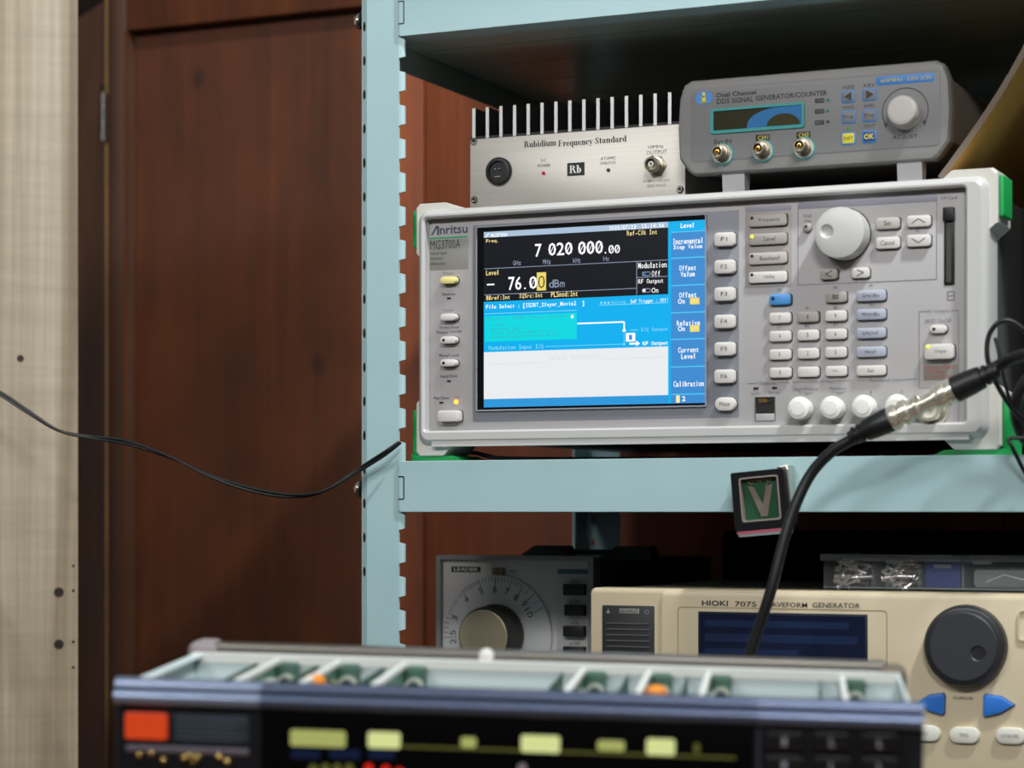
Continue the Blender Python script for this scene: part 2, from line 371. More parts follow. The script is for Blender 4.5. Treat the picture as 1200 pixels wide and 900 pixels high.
def shelf(zbot, ztop, mt, mfront, under):
    x0 = wx(467.5, YF-.001); mb = MB()
    mb.loft([[(x, YF-.0022+a, z) for x, z in rr(x0+b, XR-.02, zbot+b*.5, ztop-b*.5, .002, 3)] for a, b in ((.0022, 0), (.0004, 0), (0, .0006))], mfront)
    mb.box(x0+.004, XR-.02, YF, YF+.02, zbot, zbot+.0016, mfront)      # lower fold
    # end hook cut-out lines
    hz = (zpx(559), zpx(585)) if zbot < 1.2 else (zpx(6), zpx(30))
    mb.box(x0+.0042, x0+.0050, YF-.0024, YF-.0020, hz[0]-.016, hz[0], DKSTEEL)
    mb.box(x0, x0+.0046, YF-.0024, YF-.0020, hz[0]-.0004, hz[0]+.0004, DKSTEEL)
    mb.box(x0, x0+.0046, YF-.0024, YF-.0020, hz[0]-.0164, hz[0]-.0156, DKSTEEL)
    rpart('beam', mb)
    mb = MB(); mb.box(XL+.003, XL+.0046, YF+.01, YR-.01, zbot-.014 if under else zbot, ztop, mt); rpart('side_beam', mb)
    mb = MB(); mb.box(XR-.0046, XR-.003, YF+.01, YR-.01, zbot, ztop, mt); rpart('side_beam', mb)
    mb = MB(); mb.box(XL+.01, XR-.01, YR-.004, YR-.0024, zbot-(.085 if under else 0), ztop, mt); rpart('beam', mb)
    mb = MB()
    mb.box(XL+.0048, XR-.0048, YF+.0006, YR-.005, ztop-.0015, ztop, mt)
    if under:   # panel slats seen from below, with dark joints
        n = 6; y0 = YF+.004; dy = (YR-.008-y0)/n
        for i in range(n): mb.box(XL+.006, XR-.006, y0+i*dy, y0+(i+1)*dy-.0016, zbot+.004, zbot+.010, mt)
    rpart('shelf_panel', mb)
shelf(zpx(45)-.001, zpx(45)+.036, TEALG, TEAL, True)
shelf(CAMZ, ZS, TEAL, TEAL, False)
ZL = CAMZ-.187           # top of the lower shelf
shelf(ZL-.0365, ZL, TEAL, TEAL, False)
shelf(.10, .1365, TEAL, TEAL, False)

# ================================================================ VECTOR SIGNAL GENERATOR WITH THE COLOUR SCREEN
YG = 1.445
SG = Thing('signal_generator', 'large light grey bench signal generator with lit blue and black screen and green corner bumpers', 'signal generator', (-.53, YG, ZS))
P, R = SG.P, SG.R
x0 = P(487.5, 400).x; x1 = P(1157, 400).x; z0 = .0478+CAMZ-ZS; z1 = CAMZ+.217-ZS
ip = .008                # panel is recessed by this much
xi0 = P(497, 400, 0).x; xi1 = P(1131, 350, 0).x; zi0 = P(800, 500, 0).z; zi1 = P(1060, 222.5, 0).z
mb = MB()
def rrn(a, b, c, d, r): return rr(a, b, c, d, r, 6)
O = [(rrn(x0+q, x1-q, z0+q, z1-q, .008-q*.5), y) for q, y in ((0, .030), (0, .006), (.0016, .0022), (.0040, 0.0))]
I = [(rrn(xi0-q, xi1+q, zi0-q, zi1+q, .002+q), y) for q, y in ((.0014, 0.0), (0, .0016), (0, .030))]
rings = [[(x, y, z) for x, z in o] for o, y in O+I]
n = len(rings[0]); mb.loft(rings+[rings[0]], FRAMEP, False, False)
mb.box(x0+.012, x1-.012, .001, .010, z0-.001, z0+.003, FRAMEP)
mb.build('front_frame', SG.o)
mb = MB(); mb.rbox(x0+.005, x1-.005, z0+.004, z1-.004, .030, .42, mat('dark grey chassis sheet', '4A4A49', .5), r=.004); mb.box(x0+.006, x1-.006, .012, .03, z0+.005, z1-.005, RIM)
mb.build('chassis', SG.o)
for sx_ in (0, 1):
    for sz in (0, 1):
        mb = MB(); xx = (x0, x1)[sx_]; s = (-1, 1)[sx_]; zz = (z0, z1)[sz]; t = (-1, 1)[sz]
        L = .030 if sx_ == 0 else .034
        h = .0052 if sz else .0078
        xo_ = xx+s*.0035 if sx_ == 0 else xx+s*(.0052 if sz else .0075)
        # L-shaped block hugging the corner (outline in x and z)
        pts = [(xx-s*L, zz-t*.004), (xx-s*L+s*.010, zz+t*h) if sz else (xx-s*L+s*.012, zz+t*h), (xo_-s*.003, zz+t*h), (xo_, zz+t*(h-.003)), (xo_, zz-t*.030), (xx-s*.004, zz-t*.038), (xx-s*.006, zz-t*.004)]
        mb.loft([[(x, .046, z) for x, z in pts], [(x, .0075, z) for x, z in pts], [(x+(.0012*(-s)), .006, z-t*.0008) for x, z in pts]], CREAM)
        blk = mb.build('corner_block', SG.o)
        mb = MB(); g = .0032 if (sx_ and sz) else .0044
        ya, yb = .010, (.036 if (sx_ and sz) else .050)
        za, zb = sorted((zz+t*h*.2, zz-t*.026)); 
        mb.rbox(min(xo_, xo_+s*g), max(xo_, xo_+s*g), za-(.0 if sz else .006), zb+(.0 if sz else 0), ya, yb, GREEN, r=.002, ch=.001)
        if not sz:
            mb.prism([(xx-s*(L+.004), 0.0), (xo_+s*g, 0.0), (xo_+s*g, zz-h+.002), (xo_-s*.002, zz-h+.0005), (xx-s*(L-.004), zz-h+.0005)], .0085, yb, GREEN)
        mb.build('bumper', blk)
# ---- flat panel with printed areas
mb = MB(); mb.rbox(xi0-.0003, xi1+.004, zi0-.001, zi1+.001, ip, ip+.006, GREYP, r=.001, ch=.0002)
c = ip-.00012
def prect(a, t, b, u, m, dy=0, r=.0008):
    q = R(a, t, b, u, c-dy); mb.rbox(q[0], q[1], q[2], q[3], c-dy, ip+.0002, m, r=r, ch=.00002)
def pline(pts, m, wd=.0004, dy=.0001):
    for (ax_, ay), (bx, by) in zip(pts[:-1], pts[1:]):
        p, q = P(ax_, ay, c), P(bx, by, c)
        lo, hi = (min(p.x, q.x)-wd/2, max(p.x, q.x)+wd/2), (min(p.z, q.z)-wd/2, max(p.z, q.z)+wd/2)
        if abs(p.x-q.x) > abs(p.z-q.z): hi = ((p.z+q.z)/2-wd/2, (p.z+q.z)/2+wd/2)
        else: lo = ((p.x+q.x)/2-wd/2, (p.x+q.x)/2+wd/2)
        mb.box(lo[0], lo[1], c-dy, ip, hi[0], hi[1], m)
def ptext(s, a, t, b, u, m, bold=0, dy=.0003):
    q = R(a, t, b, u, c-dy); mb.text(s, *q, c-dy, m, bold)
c2 = lambda x, y: (820+x/3.158, 200+y/3.158)
c1 = lambda x, y: (480+x/3.333, 230+y/3.333)
prect(554, 255, 866, 492, GREYD, r=.001)
prect(503.6, 280, 549, 316, GREYL)
prect(504, 277.4, 547.5, 279.2, INKG, .0001, .0002)
ptext('nritsu', 515.3, 263.8, 547.8, 273.6, mat('deep blue print', '39475A', .5), .012)
q = R(505.0, 264.9, 514.2, 275.2, c-.0003)
INKN = D.materials['deep blue print']
wA = q[1]-q[0]; hA = q[3]-q[2]
mb.add([(q[0], c-.0003, q[2]), (q[0]+wA*.2, c-.0003, q[2]), (q[0]+wA*.90, c-.0003, q[3]), (q[0]+wA*.64, c-.0003, q[3])], [(0, 1, 2, 3)], INKN)
mb.add([(q[0]+wA*.78, c-.0003, q[2]), (q[0]+wA, c-.0003, q[2]), (q[0]+wA, c-.0003, q[3]), (q[0]+wA*.78, c-.0003, q[3])], [(0, 1, 2, 3)], INKN)
ptext('MG3700A', 504.3, 281, 539.5, 291.5, INK, -.004)
ptext('Vector Signal', 504.3, 295.3, 523.5, 298.6, INK); ptext('Generator', 504.3, 301.3, 519, 304, INK); ptext('250kHz-3GHz', 504.3, 307.5, 522, 310.5, INK)
for s, a, t, b, u, m in (('Preset', 519.5, 318.5, 532, 321.6, INKL), ('Remote', 518.5, 343, 533.5, 346, INK), ('Local', 520, 361.5, 531.5, 364.6, INKL), ('Screen Copy', 515, 382, 538, 385.6, INKN), ('Display On/Off', 512, 387.6, 541, 391, INK),
                         ('Panel Lock', 515, 414.5, 538, 418, INK), ('Hard Disk', 516, 439, 536, 442.4, INK), ('Main Power', 508, 464.6, 527, 468, INK), ('On', 533, 463.5, 538, 466, INKL)):
    ptext(s, a, t, b, u, m)
for px, py in ((526, 349.4), (526, 446.5), (517, 471.8)): prect(px-2.2, py-.9, px+2.2, py+.9, BLACK, .0004, .0001)
# group outlines at the right
g = lambda *a: [c2(*p) for p in a]
prect(*c2(168, 128), *c2(340, 432), mat('warm panel tint', 'A09B98', .5), .00004)
prect(*c2(170, 130), *c2(338, 150), mat('lavender strip', '9393A0', .5), .0001)
prect(*c2(364, 102), *c2(876, 128), D.materials['lavender strip'], .0001)
pline(g((364, 130), (364, 425)), INKL); pline(g((876, 90), (878, 400)), INKL); pline(g((364, 425), (878, 400)), INKL)
pline(g((812, 522), (812, 800)), INKL); pline(g((958, 517), (958, 775)), INKL); pline(g((812, 521), (838, 520)), INKL); pline(g((930, 517), (958, 517)), INKL)
ptext('RF Output', *c2(842, 513), *c2(925, 527), INKL); ptext('MOD On/Off', *c2(835, 548), *c2(930, 564), INKL)
prect(*c2(828, 716), *c2(956, 775), GREYL, .0001); 
for k, s in enumerate(('Reverse Power', '1 W Max', '+/-50V DC')): ptext(s, *c2(832, 720+18*k), *c2((948, 905, 925)[k], 734+18*k), INKR)
pline(g((812, 805), (950, 800)), INKL); pline(g((958, 800), (958, 1190/1)), INKL)
ptext('CF Card', *c2(892, 94), *c2(952, 106), INKL)
for s, a, b, y in (('Knob', 385, 415, 160), ('Hold', 388, 412, 180)): ptext(s, *c2(a, y), *c2(b, y+12), INKL)
for s, x, y in (('Shift', 295, 440), ('BS', 503, 432), ('dBm', 634, 424), ('A', 398, 508), ('D', 295, 577), ('E', 398, 573), ('F', 503, 570), ('B', 503, 506), ('dBu', 636, 495), ('Edit', 806, 222)):
    ptext(s, *c2(x-8, y-5), *c2(x+8, y+5), INKL)
pline(g((178, 788), (215, 786)), INKL); ptext('Ethernet', *c2(222, 779), *c2(285, 792), INKL); pline(g((292, 784), (330, 783)), INKL)
pline(g((345, 783), (398, 781)), INKL); ptext('Control Input', *c2(402, 774), *c2(500, 787), INKL); pline(g((505, 778), (560, 776)), INKL)
pline(g((585, 776), (625, 775)), INKL); ptext('Baseband Input', *c2(630, 768), *c2(752, 782), INKL); pline(g((756, 772), (802, 770)), INKL)
for s, a, b, y in (('Start/Frame', 348, 438, 802), ('Trigger', 365, 420, 818), ('Pattern', 482, 540, 800), ('Trigger', 485, 538, 816), ('I', 630, 636, 815), ('Q', 742, 752, 812), ('Link', 192, 222, 817), ('Speed', 255, 295, 815)):
    ptext(s, *c2(a, y), *c2(b, y+12), INKL)
for x, y in ((208, 806), (277, 804)): prect(*c2(x-9, y-4), *c2(x+9, y+4), BLACK, .0003, .0001)
q = R(*c2(916, 446), *c2(942, 480), c); mb.frame(rr(*q, .0004, 2), rr(q[0]+.0004, q[1]-.0004, q[2]+.0004, q[3]-.0004, .0002, 2), c-.0001, ip, INK); mb.box(q[0]+.001, q[1]-.001, c-.0001, ip, (q[2]+q[3])/2-.0002, (q[2]+q[3])/2+.0002, INK)
mb.build('front_panel', SG.o)
# ---- keys
def key(T, name, a, t, b, u, m, txt=None, h=.0035, r=.0018, ink=INK, pl=ip, tr=None, led=None, gap=True, bold=0, th=.42, glyph=None, rim=RIM):
    q = T.R(a, t, b, u, pl-h); mb = MB()
    mb.rbox(*q, pl-h, pl+.001, m, r=r, ch=.0006)
    if gap: mb.rbox(q[0]-.0003, q[1]+.0007, q[2]-.0006, q[3]+.0003, pl-.0005, pl+.0008, rim, r=r, ch=.0002)
    cx, cz, wd, ht = (q[0]+q[1])/2, (q[2]+q[3])/2, q[1]-q[0], q[3]-q[2]; y = pl-h-.0001
    if txt:
        f = tr or min(.72, .17*len(txt)); ox_ = .06*wd if led else 0
        mb.text(txt, cx+ox_-wd*f/2, cx+ox_+wd*f/2, cz-ht*th/2, cz+ht*th/2, y, ink, bold)
    if glyph:
        for (ax_, az), (bx, bz) in glyph:
            p, q2 = Vector((cx+ax_*wd, 0, cz+az*ht)), Vector((cx+bx*wd, 0, cz+bz*ht)); d = (q2-p).normalized(); nn = Vector((-d.z, 0, d.x))*.00032
            mb.add([(v.x, y, v.z) for v in (p-nn, q2-nn, q2+nn, p+nn)], [(0, 1, 2, 3)], ink)
    o = mb.build(name, T.o)
    if led is not None:
        mb = MB(); lx = q[0]+.0018; lz = cz+led[1]
        mb.lathe(lx+led[0], lz, [(.0011, y+.0006), (.0011, y-.0002), (.0006, y-.0005)], led[2], 14); mb.build('indicator', o)
    return o
LEDY = glow('yellow lamp', 'E8F000', 2.2); LEDO = glow('orange lamp', 'FF8A20', 5)
key(SG, 'key', *c1(118, 313), *c1(180, 341), BTNY, r=.0030, h=.0055)
key(SG, 'key', *c1(118, 458), *c1(180, 485), BTN, r=.0030, h=.0055)
key(SG, 'key', *c1(118, 547), *c1(180, 575), BTN, r=.0030, h=.0055, led=(.0012, 0, BLACK))
key(SG, 'key', *c1(118, 637), *c1(180, 664), BTN, r=.0030, h=.0055, led=(.0012, 0, BLACK))
key(SG, 'power_switch', *c1(108, 836), *c1(190, 880), BTN, r=.0020, h=.007)
mb = MB(); p = P(534.6, 471, ip); mb.lathe(p.x, p.z, [(.0016, ip), (.0014, ip-.0008), (.0006, ip-.0014)], LEDO, 14); mb.build('power_lamp', SG.o)
for k in range(6): key(SG, 'key', *c2(53, 228+101.5*k), *c2(127, 278+101.5*k), BTN, 'F%d' % (k+1), h=.005, r=.0022, tr=.32, th=.3)
key(SG, 'key', *c2(55, 838), *c2(130, 888), BTN, 'Mute', h=.005, r=.0075, th=.32, tr=.5)
for k, (s, l) in enumerate((('Frequency', BLACK), ('Level', LEDY), ('Baseband', BLACK), ('Utility', BLACK))):
    key(SG, 'key', *c2(181, (160, 231, 302, 373)[k]), *c2(320, (205, 273, 345, 414)[k]), (BTNG, BTNG, mat('light key plastic', 'B6B1AB', .4), BTN)[k], s, h=.003, tr=(.56, .3, .52, .3)[k], led=(.0006, .0020, l), th=.36)
Bx = BTN
key(SG, 'key', *c2(652, 173), *c2(738, 215), D.materials['light key plastic'], 'Set', tr=.3); key(SG, 'key', *c2(652, 245), *c2(738, 288), BTN, 'Cancel', tr=.6)
up = [((-.28, -.18), (0, .2)), ((0, .2), (.28, -.18))]; dn = [((-.28, .18), (0, -.2)), ((0, -.2), (.28, .18))]
lf = [((.2, .3), (-.2, 0)), ((-.2, 0), (.2, -.3))]; rt = [((-.2, .3), (.2, 0)), ((.2, 0), (-.2, -.3))]
key(SG, 'key', *c2(766, 165), *c2(853, 207), BTN, glyph=up); key(SG, 'key', *c2(766, 236), *c2(853, 280), BTN, glyph=dn)
key(SG, 'key', *c2(447, 363), *c2(508, 402), BTNG, glyph=lf); key(SG, 'key', *c2(562, 358), *c2(626, 397), BTN, glyph=rt)
key(SG, 'key', *c2(257, 456), *c2(335, 496), BLUE, led=(.001, .0008, BLACK)); key(SG, 'key', *c2(466, 447), *c2(541, 487), BTNG, 'BS', tr=.3, bold=.02)
for j, row in enumerate(('789', '456', '123')):
    for i, s in enumerate(row): key(SG, 'key', *c2((257, 361, 464)[i], 525+67.5*j-i*4), *c2((335, 438, 541)[i], 564+67.5*j-i*4), BTNG if (i, j) == (1, 0) else BTN, s, tr=.035 if s == '1' else .09, th=.4)
for i, s in enumerate(('0', '.', '+/-')): key(SG, 'key', *c2((258, 362, 465)[i], 728-i*3), *c2((336, 439, 542)[i], 766-i*3), BTN, s, tr=(.09, .04, .3)[i], th=(.4, .08, .3)[i])
for k, (s, m) in enumerate((('GHz/dBm', BTNB), ('MHz/dBu', BTNB), ('kHz/mV', BTNB), ('Hz/uV', BTNB), ('Set', BTN))):
    key(SG, 'key', *c2(580, 442+69.5*k), *c2(686, 482+69*k), m, s, tr=(.6, .6, .55, .4, .22)[k], th=.36)
key(SG, 'key', *c2(850, 570), *c2(913, 601), BTN, r=.003, h=.004, led=(.0012, 0, BLACK))
key(SG, 'key', *c2(831, 641), *c2(937, 697), BTN, 'Output', h=.006, tr=.42, th=.3, led=(.0006, .0034, LEDY), r=.002)
# ---- round parts
def knob(T, name, px, py, pl, R_, h, m, dimple=None, edge=.0015):
    p = T.P(px, py, pl); mb = MB()
    mb.lathe(p.x, p.z, [(R_*1.02, pl), (R_, pl-.002), (R_*.98, pl-h+edge), (R_*.97-edge*.4, pl-h+edge*.3), (R_*.97-edge, pl-h), (R_*.5, pl-h-.0001)], m, 48)
    o = mb.build(name, T.o)
    return o, p
p = P(991, 275.5, ip); mb = MB(); h = .016; r = .0172
mb.lathe(p.x, p.z, [(r*1.03, ip-.0005), (r*1.03, ip-.002)], RIM, 48)
pd = P(*c2(469, 224), ip-h)
dished(mb, [(p.x, p.z, r, ip-.002), (p.x, p.z, r*.985, ip-h+.0012), (p.x, p.z, r*.97, ip-h+.0003), (p.x, p.z, r*.93, ip-h)]+[(pd.x, pd.z, a, ip-h+b) for a, b in ((.0047, 0), (.0043, .0003), (.0038, .0011), (.0028, .0019), (.0016, .0024), (.0006, .0026))], FRAMEP)
ko = mb.build('tuning_knob', SG.o)
p = P(*c2(402, 211), ip); mb = MB(); mb.lathe(p.x, p.z, [(.0030, ip), (.0029, ip-.003), (.0022, ip-.0034)], BTNG, 24); mb.lathe(p.x-.0006, p.z+.0004, [(.0010, ip-.0033), (.0010, ip-.0036)], BLACK, 12); mb.build('round_key', SG.o)
q = R(*c2(905, 138), *c2(944, 424), ip); mb = MB(); mb.rbox(q[0], q[1], q[2], q[3], ip-.0006, ip+.001, mat('slot black', '1B1B1A', .4), r=.0006, ch=.0002)
mb.box(q[0]+.0015, q[1]-.0022, ip-.0008, ip, q[2]+.002, q[3]-.010, mat('slot inner', '343432', .5)); mb.rbox(q[0]-.0004, q[1]+.0002, q[3]-.0088, q[3]+.0004, ip-.003, ip, BLACK, r=.001); mb.build('card_slot', SG.o)
q = R(*c2(205, 836), *c2(281, 927), ip); mb = MB(); mb.frame(rr(*q, .0004, 2), rr(q[0]+.0006, q[1]-.0006, q[2]+.0045, q[3]-.0006, .0002, 2), ip-.0008, ip+.001, STEEL)
mb.box(q[0]+.0006, q[1]-.0006, ip-.0002, ip+.0004, q[2]+.0045, q[3]-.0006, BLACK); mb.box(q[0]+.0022, q[1]-.0022, ip-.0009, ip, q[3]-.0040, q[3]-.0025, DKSTEEL)
for i in range(6): xx = q[0]+.003+i*.0010; mb.box(xx, xx+.0005, ip-.0010, ip-.0002, q[3]-.0042, q[3]-.0012, GOLD)
mb.rbox(q[0]+.0005, q[1]-.0005, q[2]+.0002, q[2]+.0050, ip-.001, ip, GREYP, r=.0003); mb.build('network_port', SG.o)
c5 = lambda x, y: (820+x/3.158, 370+y/3.158)
for x, y in ((384, 346), (503, 344), (620, 340), (742, 338)):
    p = P(*c5(x+6, y), ip); mb = MB(); mb.lathe(p.x, p.z, [(.0062, ip), (.0062, ip-.004)], NICK, 24)
    mb.lathe(p.x, p.z, [(.0068, ip-.0035), (.0070, ip-.010), (.0078, ip-.011), (.0078, ip-.014), (.0070, ip-.0155), (.0050, ip-.0160), (.0048, ip-.0166), (.002, ip-.0168)], WCAP, 30)
    mb.build('dust_cap', SG.o)
p = P(1093, 480, ip); mb = MB()
mb.lathe(p.x, p.z, [(.0110, ip), (.0110, ip-.003), (.0105, ip-.0035)], NICK, 30); mb.lathe(p.x, p.z, [(.0080, ip-.003), (.0080, ip-.012), (.0074, ip-.013), (.0060, ip-.013), (.0058, ip-.006)], NICK, 30)
mb.lathe(p.x, p.z, [(.0052, ip-.006), (.0052, ip-.0062)], WCAP, 24); mb.lathe(p.x, p.z, [(.0015, ip-.006), (.0012, ip-.011)], GOLD, 12); mb.build('output_connector', SG.o)
# ---- the screen
cs = ip-.0016
mb = MB(); q = R(559.3, 262, 826.3, 477, cs)
qa = P(559.3, 370, cs); qb = P(826.3, 370, cs); zt_, zb_ = P(690, 259.6, cs).z, P(690, 477.6, cs).z
mb.frame(rr(qa.x-.0010, qb.x+.0010, zb_-.0010, zt_+.0010, .001, 2), rr(qa.x, qb.x, zb_, zt_, .0004, 2), cs-.0004, ip, mat('bezel edge', '8D9099', .4))
mb.box(qa.x, qb.x, cs, cs+.001, zb_, zt_, BLACKG)
scr = mb.build('screen', SG.o)
sc = cs-.0002
def srect(mbx, a, t, b, u, m, dy=0): q = R(a, t, b, u, sc-dy); mbx.box(q[0], q[1], sc-dy, sc-dy+.00005, q[2], q[3], m)
E = {k: glow('lit '+k, v[0], v[1]) for k, v in dict(black=('0C0F18', 1), bar=('AFC6DE', 1), cyan=('00B4F5', 1), blue=('3F8FD6', 1), turq=('00DDE6', 1), white=('F0F2F6', 1.0), text=('FFFFFF', 1.15), warm=('FFE79A', 1.15), grey=('9AA6BE', 1), pale=('8FE6FF', 1), yellow=('F4DE72', 1), dkt=('3FA8B0', 1), foot=('2F9BE0', 1), edge=('6FD0F5', 1), faint=('DDE1E6', 1), dkb=('2C6CB0', 1)).items()}
XA, XB = P(567, 370, sc).x, P(827, 370, sc).x
XC = P(783, 370, sc).x; XD = P(786.5, 370, sc).x
mb = MB()
zl = lambda y: P(567.5, y, sc).z
zr = lambda y: P(825, y, sc).z
def band(xa, xb, ztop, zbot, m, dy=0): mb.box(xa, xb, sc-dy, sc-dy+.00005, zbot, ztop, m)
ZT = zl(272); band(XA, XC, ZT, zl(278.6), E['bar']); band(XA, XC, zl(278.6), zl(353.8), E['black']); band(XA, XC, zl(353.8), zl(412.8), E['cyan']); band(XA, XC, zl(412.8), zl(467.8), E['white']); band(XA, XC, zl(467.8), zl(477.5), E['foot'])
band(XC, XB, ZT, zl(477.5), E['cyan'])
zk = [zr(269.5), zr(300.3), zr(332.6), zr(364.7), zr(396), zr(428.5), zr(460.8), zr(472.6)]
for a, b in zip(zk[:-1], zk[1:]):
    band(XD, XB, a-.0002, b+.0003, E['blue'], .00008); band(XD, XB, a-.0002, a-.0007, E['edge'], .00012)
mb.build('display_area', scr)
mb = MB(); bz = .0003
def st(s, a, t, b, u, m, bold=0.006):       # screen lettering: every character sits in a cell of the same width
    q = R(*c1(a, t), *c1(b, u), sc-bz)
    if len(s) < 3: mb.text(s, *q, sc-bz, E[m], bold); return
    lo, hi = text_mesh(s, bold)[4:6]; cw = (q[1]-q[0])/len(s); kz = (q[3]-q[2])/(hi-lo)
    for i, ch in enumerate(s):
        if ch == ' ': continue
        if ch in 'I1':
            cx, w2, zb_, zt2 = q[0]+cw*(i+.5), cw*.10, q[2]-lo*kz, q[2]+(.70-lo)*kz
            mb.box(cx-w2, cx+w2, sc-bz, sc-bz+.00004, zb_, zt2, E[m]); mb.box(cx-cw*.3, cx+cw*.3, sc-bz, sc-bz+.00004, zb_, zb_+cw*.18, E[m])
            mb.box(cx-cw*.3, cx+(cw*.3 if ch == 'I' else 0), sc-bz, sc-bz+.00004, zt2-cw*.18, zt2, E[m]); continue
        vs, fs, xa_, xb_, _, _ = text_mesh(ch, bold); nw = xb_-xa_
        f = cw*(.30 if ch in 'il.:,' else .62 if ch in 'fjtr-[]()/' else .86); cx = q[0]+cw*(i+.5)
        mb.add([(cx+((v.x-xa_)/nw-.5)*f, sc-bz, q[2]+(v.y-lo)*kz) for v in vs], fs, E[m])
def sl(x0_, y0_, x1_, y1_, m, wd=.0004):
    p, q = P(*c1(x0_, y0_), sc-bz), P(*c1(x1_, y1_), sc-bz)
    if abs(x1_-x0_) > abs(y1_-y0_): z = (p.z+q.z)/2; mb.box(p.x, q.x, sc-bz, sc-bz+.00004, z-wd/2, z+wd/2, E[m])
    else: x = (p.x+q.x)/2; mb.box(x-wd/2, x+wd/2, sc-bz, sc-bz+.00004, min(p.z, q.z), max(p.z, q.z), E[m])
def sr(a, t, b, u, m, dy=0): q = R(*c1(a, t), *c1(b, u), sc-bz+.0001-dy); mb.box(q[0], q[1], sc-bz+.00006-dy, sc-bz+.0001-dy, q[2], q[3], E[m])
st('MG3700A', 318, 144, 383, 159, 'text'); q = R(*c1(294, 145), *c1(312, 161), sc-bz); mb.add([(q[0], sc-bz, q[2]), (q[0]+.0009, sc-bz, q[2]), (q[1], sc-bz, q[3]), (q[1]-.0009, sc-bz, q[3])], [(0, 1, 2, 3)], E['text'])
st('2025/07/23', 778, 114, 885, 130, 'text'); st('15:14:56', 905, 107, 995, 123, 'text')
st('Freq.', 298, 167, 350, 184, 'warm'); st('Ref-Clk Int', 848, 132, 968, 151, 'warm')
def slash(a, t, b, u, m):
    q = R(*c1(a, t), *c1(b, u), sc-bz); mb.add([(q[0], sc-bz, q[2]), (q[0]+.0005, sc-bz, q[2]), (q[1], sc-bz, q[3]), (q[1]-.0005, sc-bz, q[3])], [(0, 1, 2, 3)], E[m])
def digits(s, a, b, t, u, m, bold=.010):
    wd = (b-a)/len(s)
    for i, ch in enumerate(s):
        dt = -(i*wd)*.055
        xa_, xb_ = a+i*wd+wd*.03, a+(i+1)*wd-wd*.05
        st(ch, xa_, t+dt, xb_, u+dt, m, bold)
        if ch == '0': slash(xa_+wd*.24, t+dt+(u-t)*.24, xb_-wd*.24, u+dt-(u-t)*.24, m)
digits('7', 489, 517, 186, 237, 'text'); digits('020', 541, 638, 182, 232, 'text'); digits('000', 657, 757, 176, 228, 'text'); st('.', 762, 217, 768, 224, 'text', .03); digits('00', 776, 823, 190, 224, 'text', .0)
st('GHz', 403, 251, 436, 269, 'grey', 0); st('MHz', 520, 246, 552, 265, 'grey', 0); st('kHz', 638, 240, 668, 259, 'grey', 0); st('Hz', 757, 235, 779, 252, 'grey', 0)
sl(292, 285, 1008, 247, 'grey'); st('Level', 298, 289, 350, 308, 'warm'); sr(302, 342, 331, 347.5, 'text')
digits('76', 385, 438, 315, 367, 'text'); st('.', 447, 356, 454, 363, 'text', .03); digits('0', 466, 500, 312, 362, 'text')
sr(497, 297, 533, 368, 'yellow'); 
q = R(*c1(502, 310), *c1(528, 359), sc-bz-.0001); mb.text('0', *q, sc-bz-.0001, E['black'], -.012)
st('dBm', 543, 325, 607, 356, 'grey', .0)
sl(292, 388, 886, 357, 'grey'); sl(887, 254, 887, 384, 'grey'); sl(887, 318, 1008, 312, 'grey')
st('Modulation', 892, 257, 1005, 280, 'text'); st('Off', 945, 291, 980, 312, 'text'); st('RF Output', 892, 322, 992, 345, 'text'); st('On', 945, 357, 971, 377, 'text')
for y, m in ((303, 'grey'), (368, 'grey')):
    q = R(*c1(908, y-8), *c1(941, y+8), sc-bz); mb.frame(rr(*q, .001, 3), rr(q[0]+.0004, q[1]-.0004, q[2]+.0004, q[3]-.0004, .0007, 3), sc-bz, sc-bz+.00004, E[m])
sr(911, 362, 921, 373, 'text'); sr(911, 298, 922, 309, 'dkb')
st('BBref:Int', 299, 387, 393, 404, 'warm'); st('IQSrc:Int', 427, 379, 520, 399, 'warm'); st('PLSmod:Int', 552, 371, 658, 392, 'warm')
st('File Select : [ISDBT_2layer_Movie2  ]', 298, 416, 683, 437, 'text', .005); st('Waiting', 785, 407, 845, 422, 'pale', 0); st('SoF Trigger : Off', 862, 401, 1003, 419, 'text')
sl(740, 428, 1008, 413, 'pale'); sl(1008, 395, 1008, 413, 'pale')
for i in range(3): sr(745+14*i, 411, 752+14*i, 421, 'pale')
sr(294, 462, 653, 563, 'turq'); sl(294, 462, 653, 443, 'pale')
for k, (s, b) in enumerate((('Pattern: ISDBT_2layer_Movie2', 610), ('used', 365), ('Num Cell: 204', 430), ('LayerA:Seg1,Fil Qpsk CR:2/3', 560), ('LayerB:Seg12,Fil 64QAM CR:3/4', 590))):
    a = 302 if k == 0 else 318; st(s, a, (474, 499, 515, 531, 547)[k]-(b-302)*.02, b, (486, 507, 526, 542, 558)[k]-(b-302)*.02, 'dkt', 0)
sr(630, 461, 641, 476, 'warm'); sr(632, 466, 639, 476, 'text', .0001)
sl(655, 497, 838, 491, 'text', .0010); sl(838, 490, 838, 524, 'text', .0010); sr(832, 520, 844, 529, 'text'); sl(838, 529, 838, 578, 'pale', .0003); sr(833, 574, 842, 581, 'pale')
sr(845, 534, 881, 567, 'text'); q = c1(863, 550); st('I', 857, 541, 869, 561, 'blue', 0)
sl(862, 523, 893, 522, 'pale', .0004); st('I/Q Output', 902, 512, 1010, 530, 'pale', 0); sl(858, 576, 893, 575, 'text', .0012); st('RF Output', 910, 566, 1010, 585, 'text', .02)
p = P(*c1(885, 575), sc-bz); mb.add([(p.x, sc-bz, p.z-.002), (p.x+.0028, sc-bz, p.z), (p.x, sc-bz, p.z+.002)], [(0, 1, 2)], E['text'])
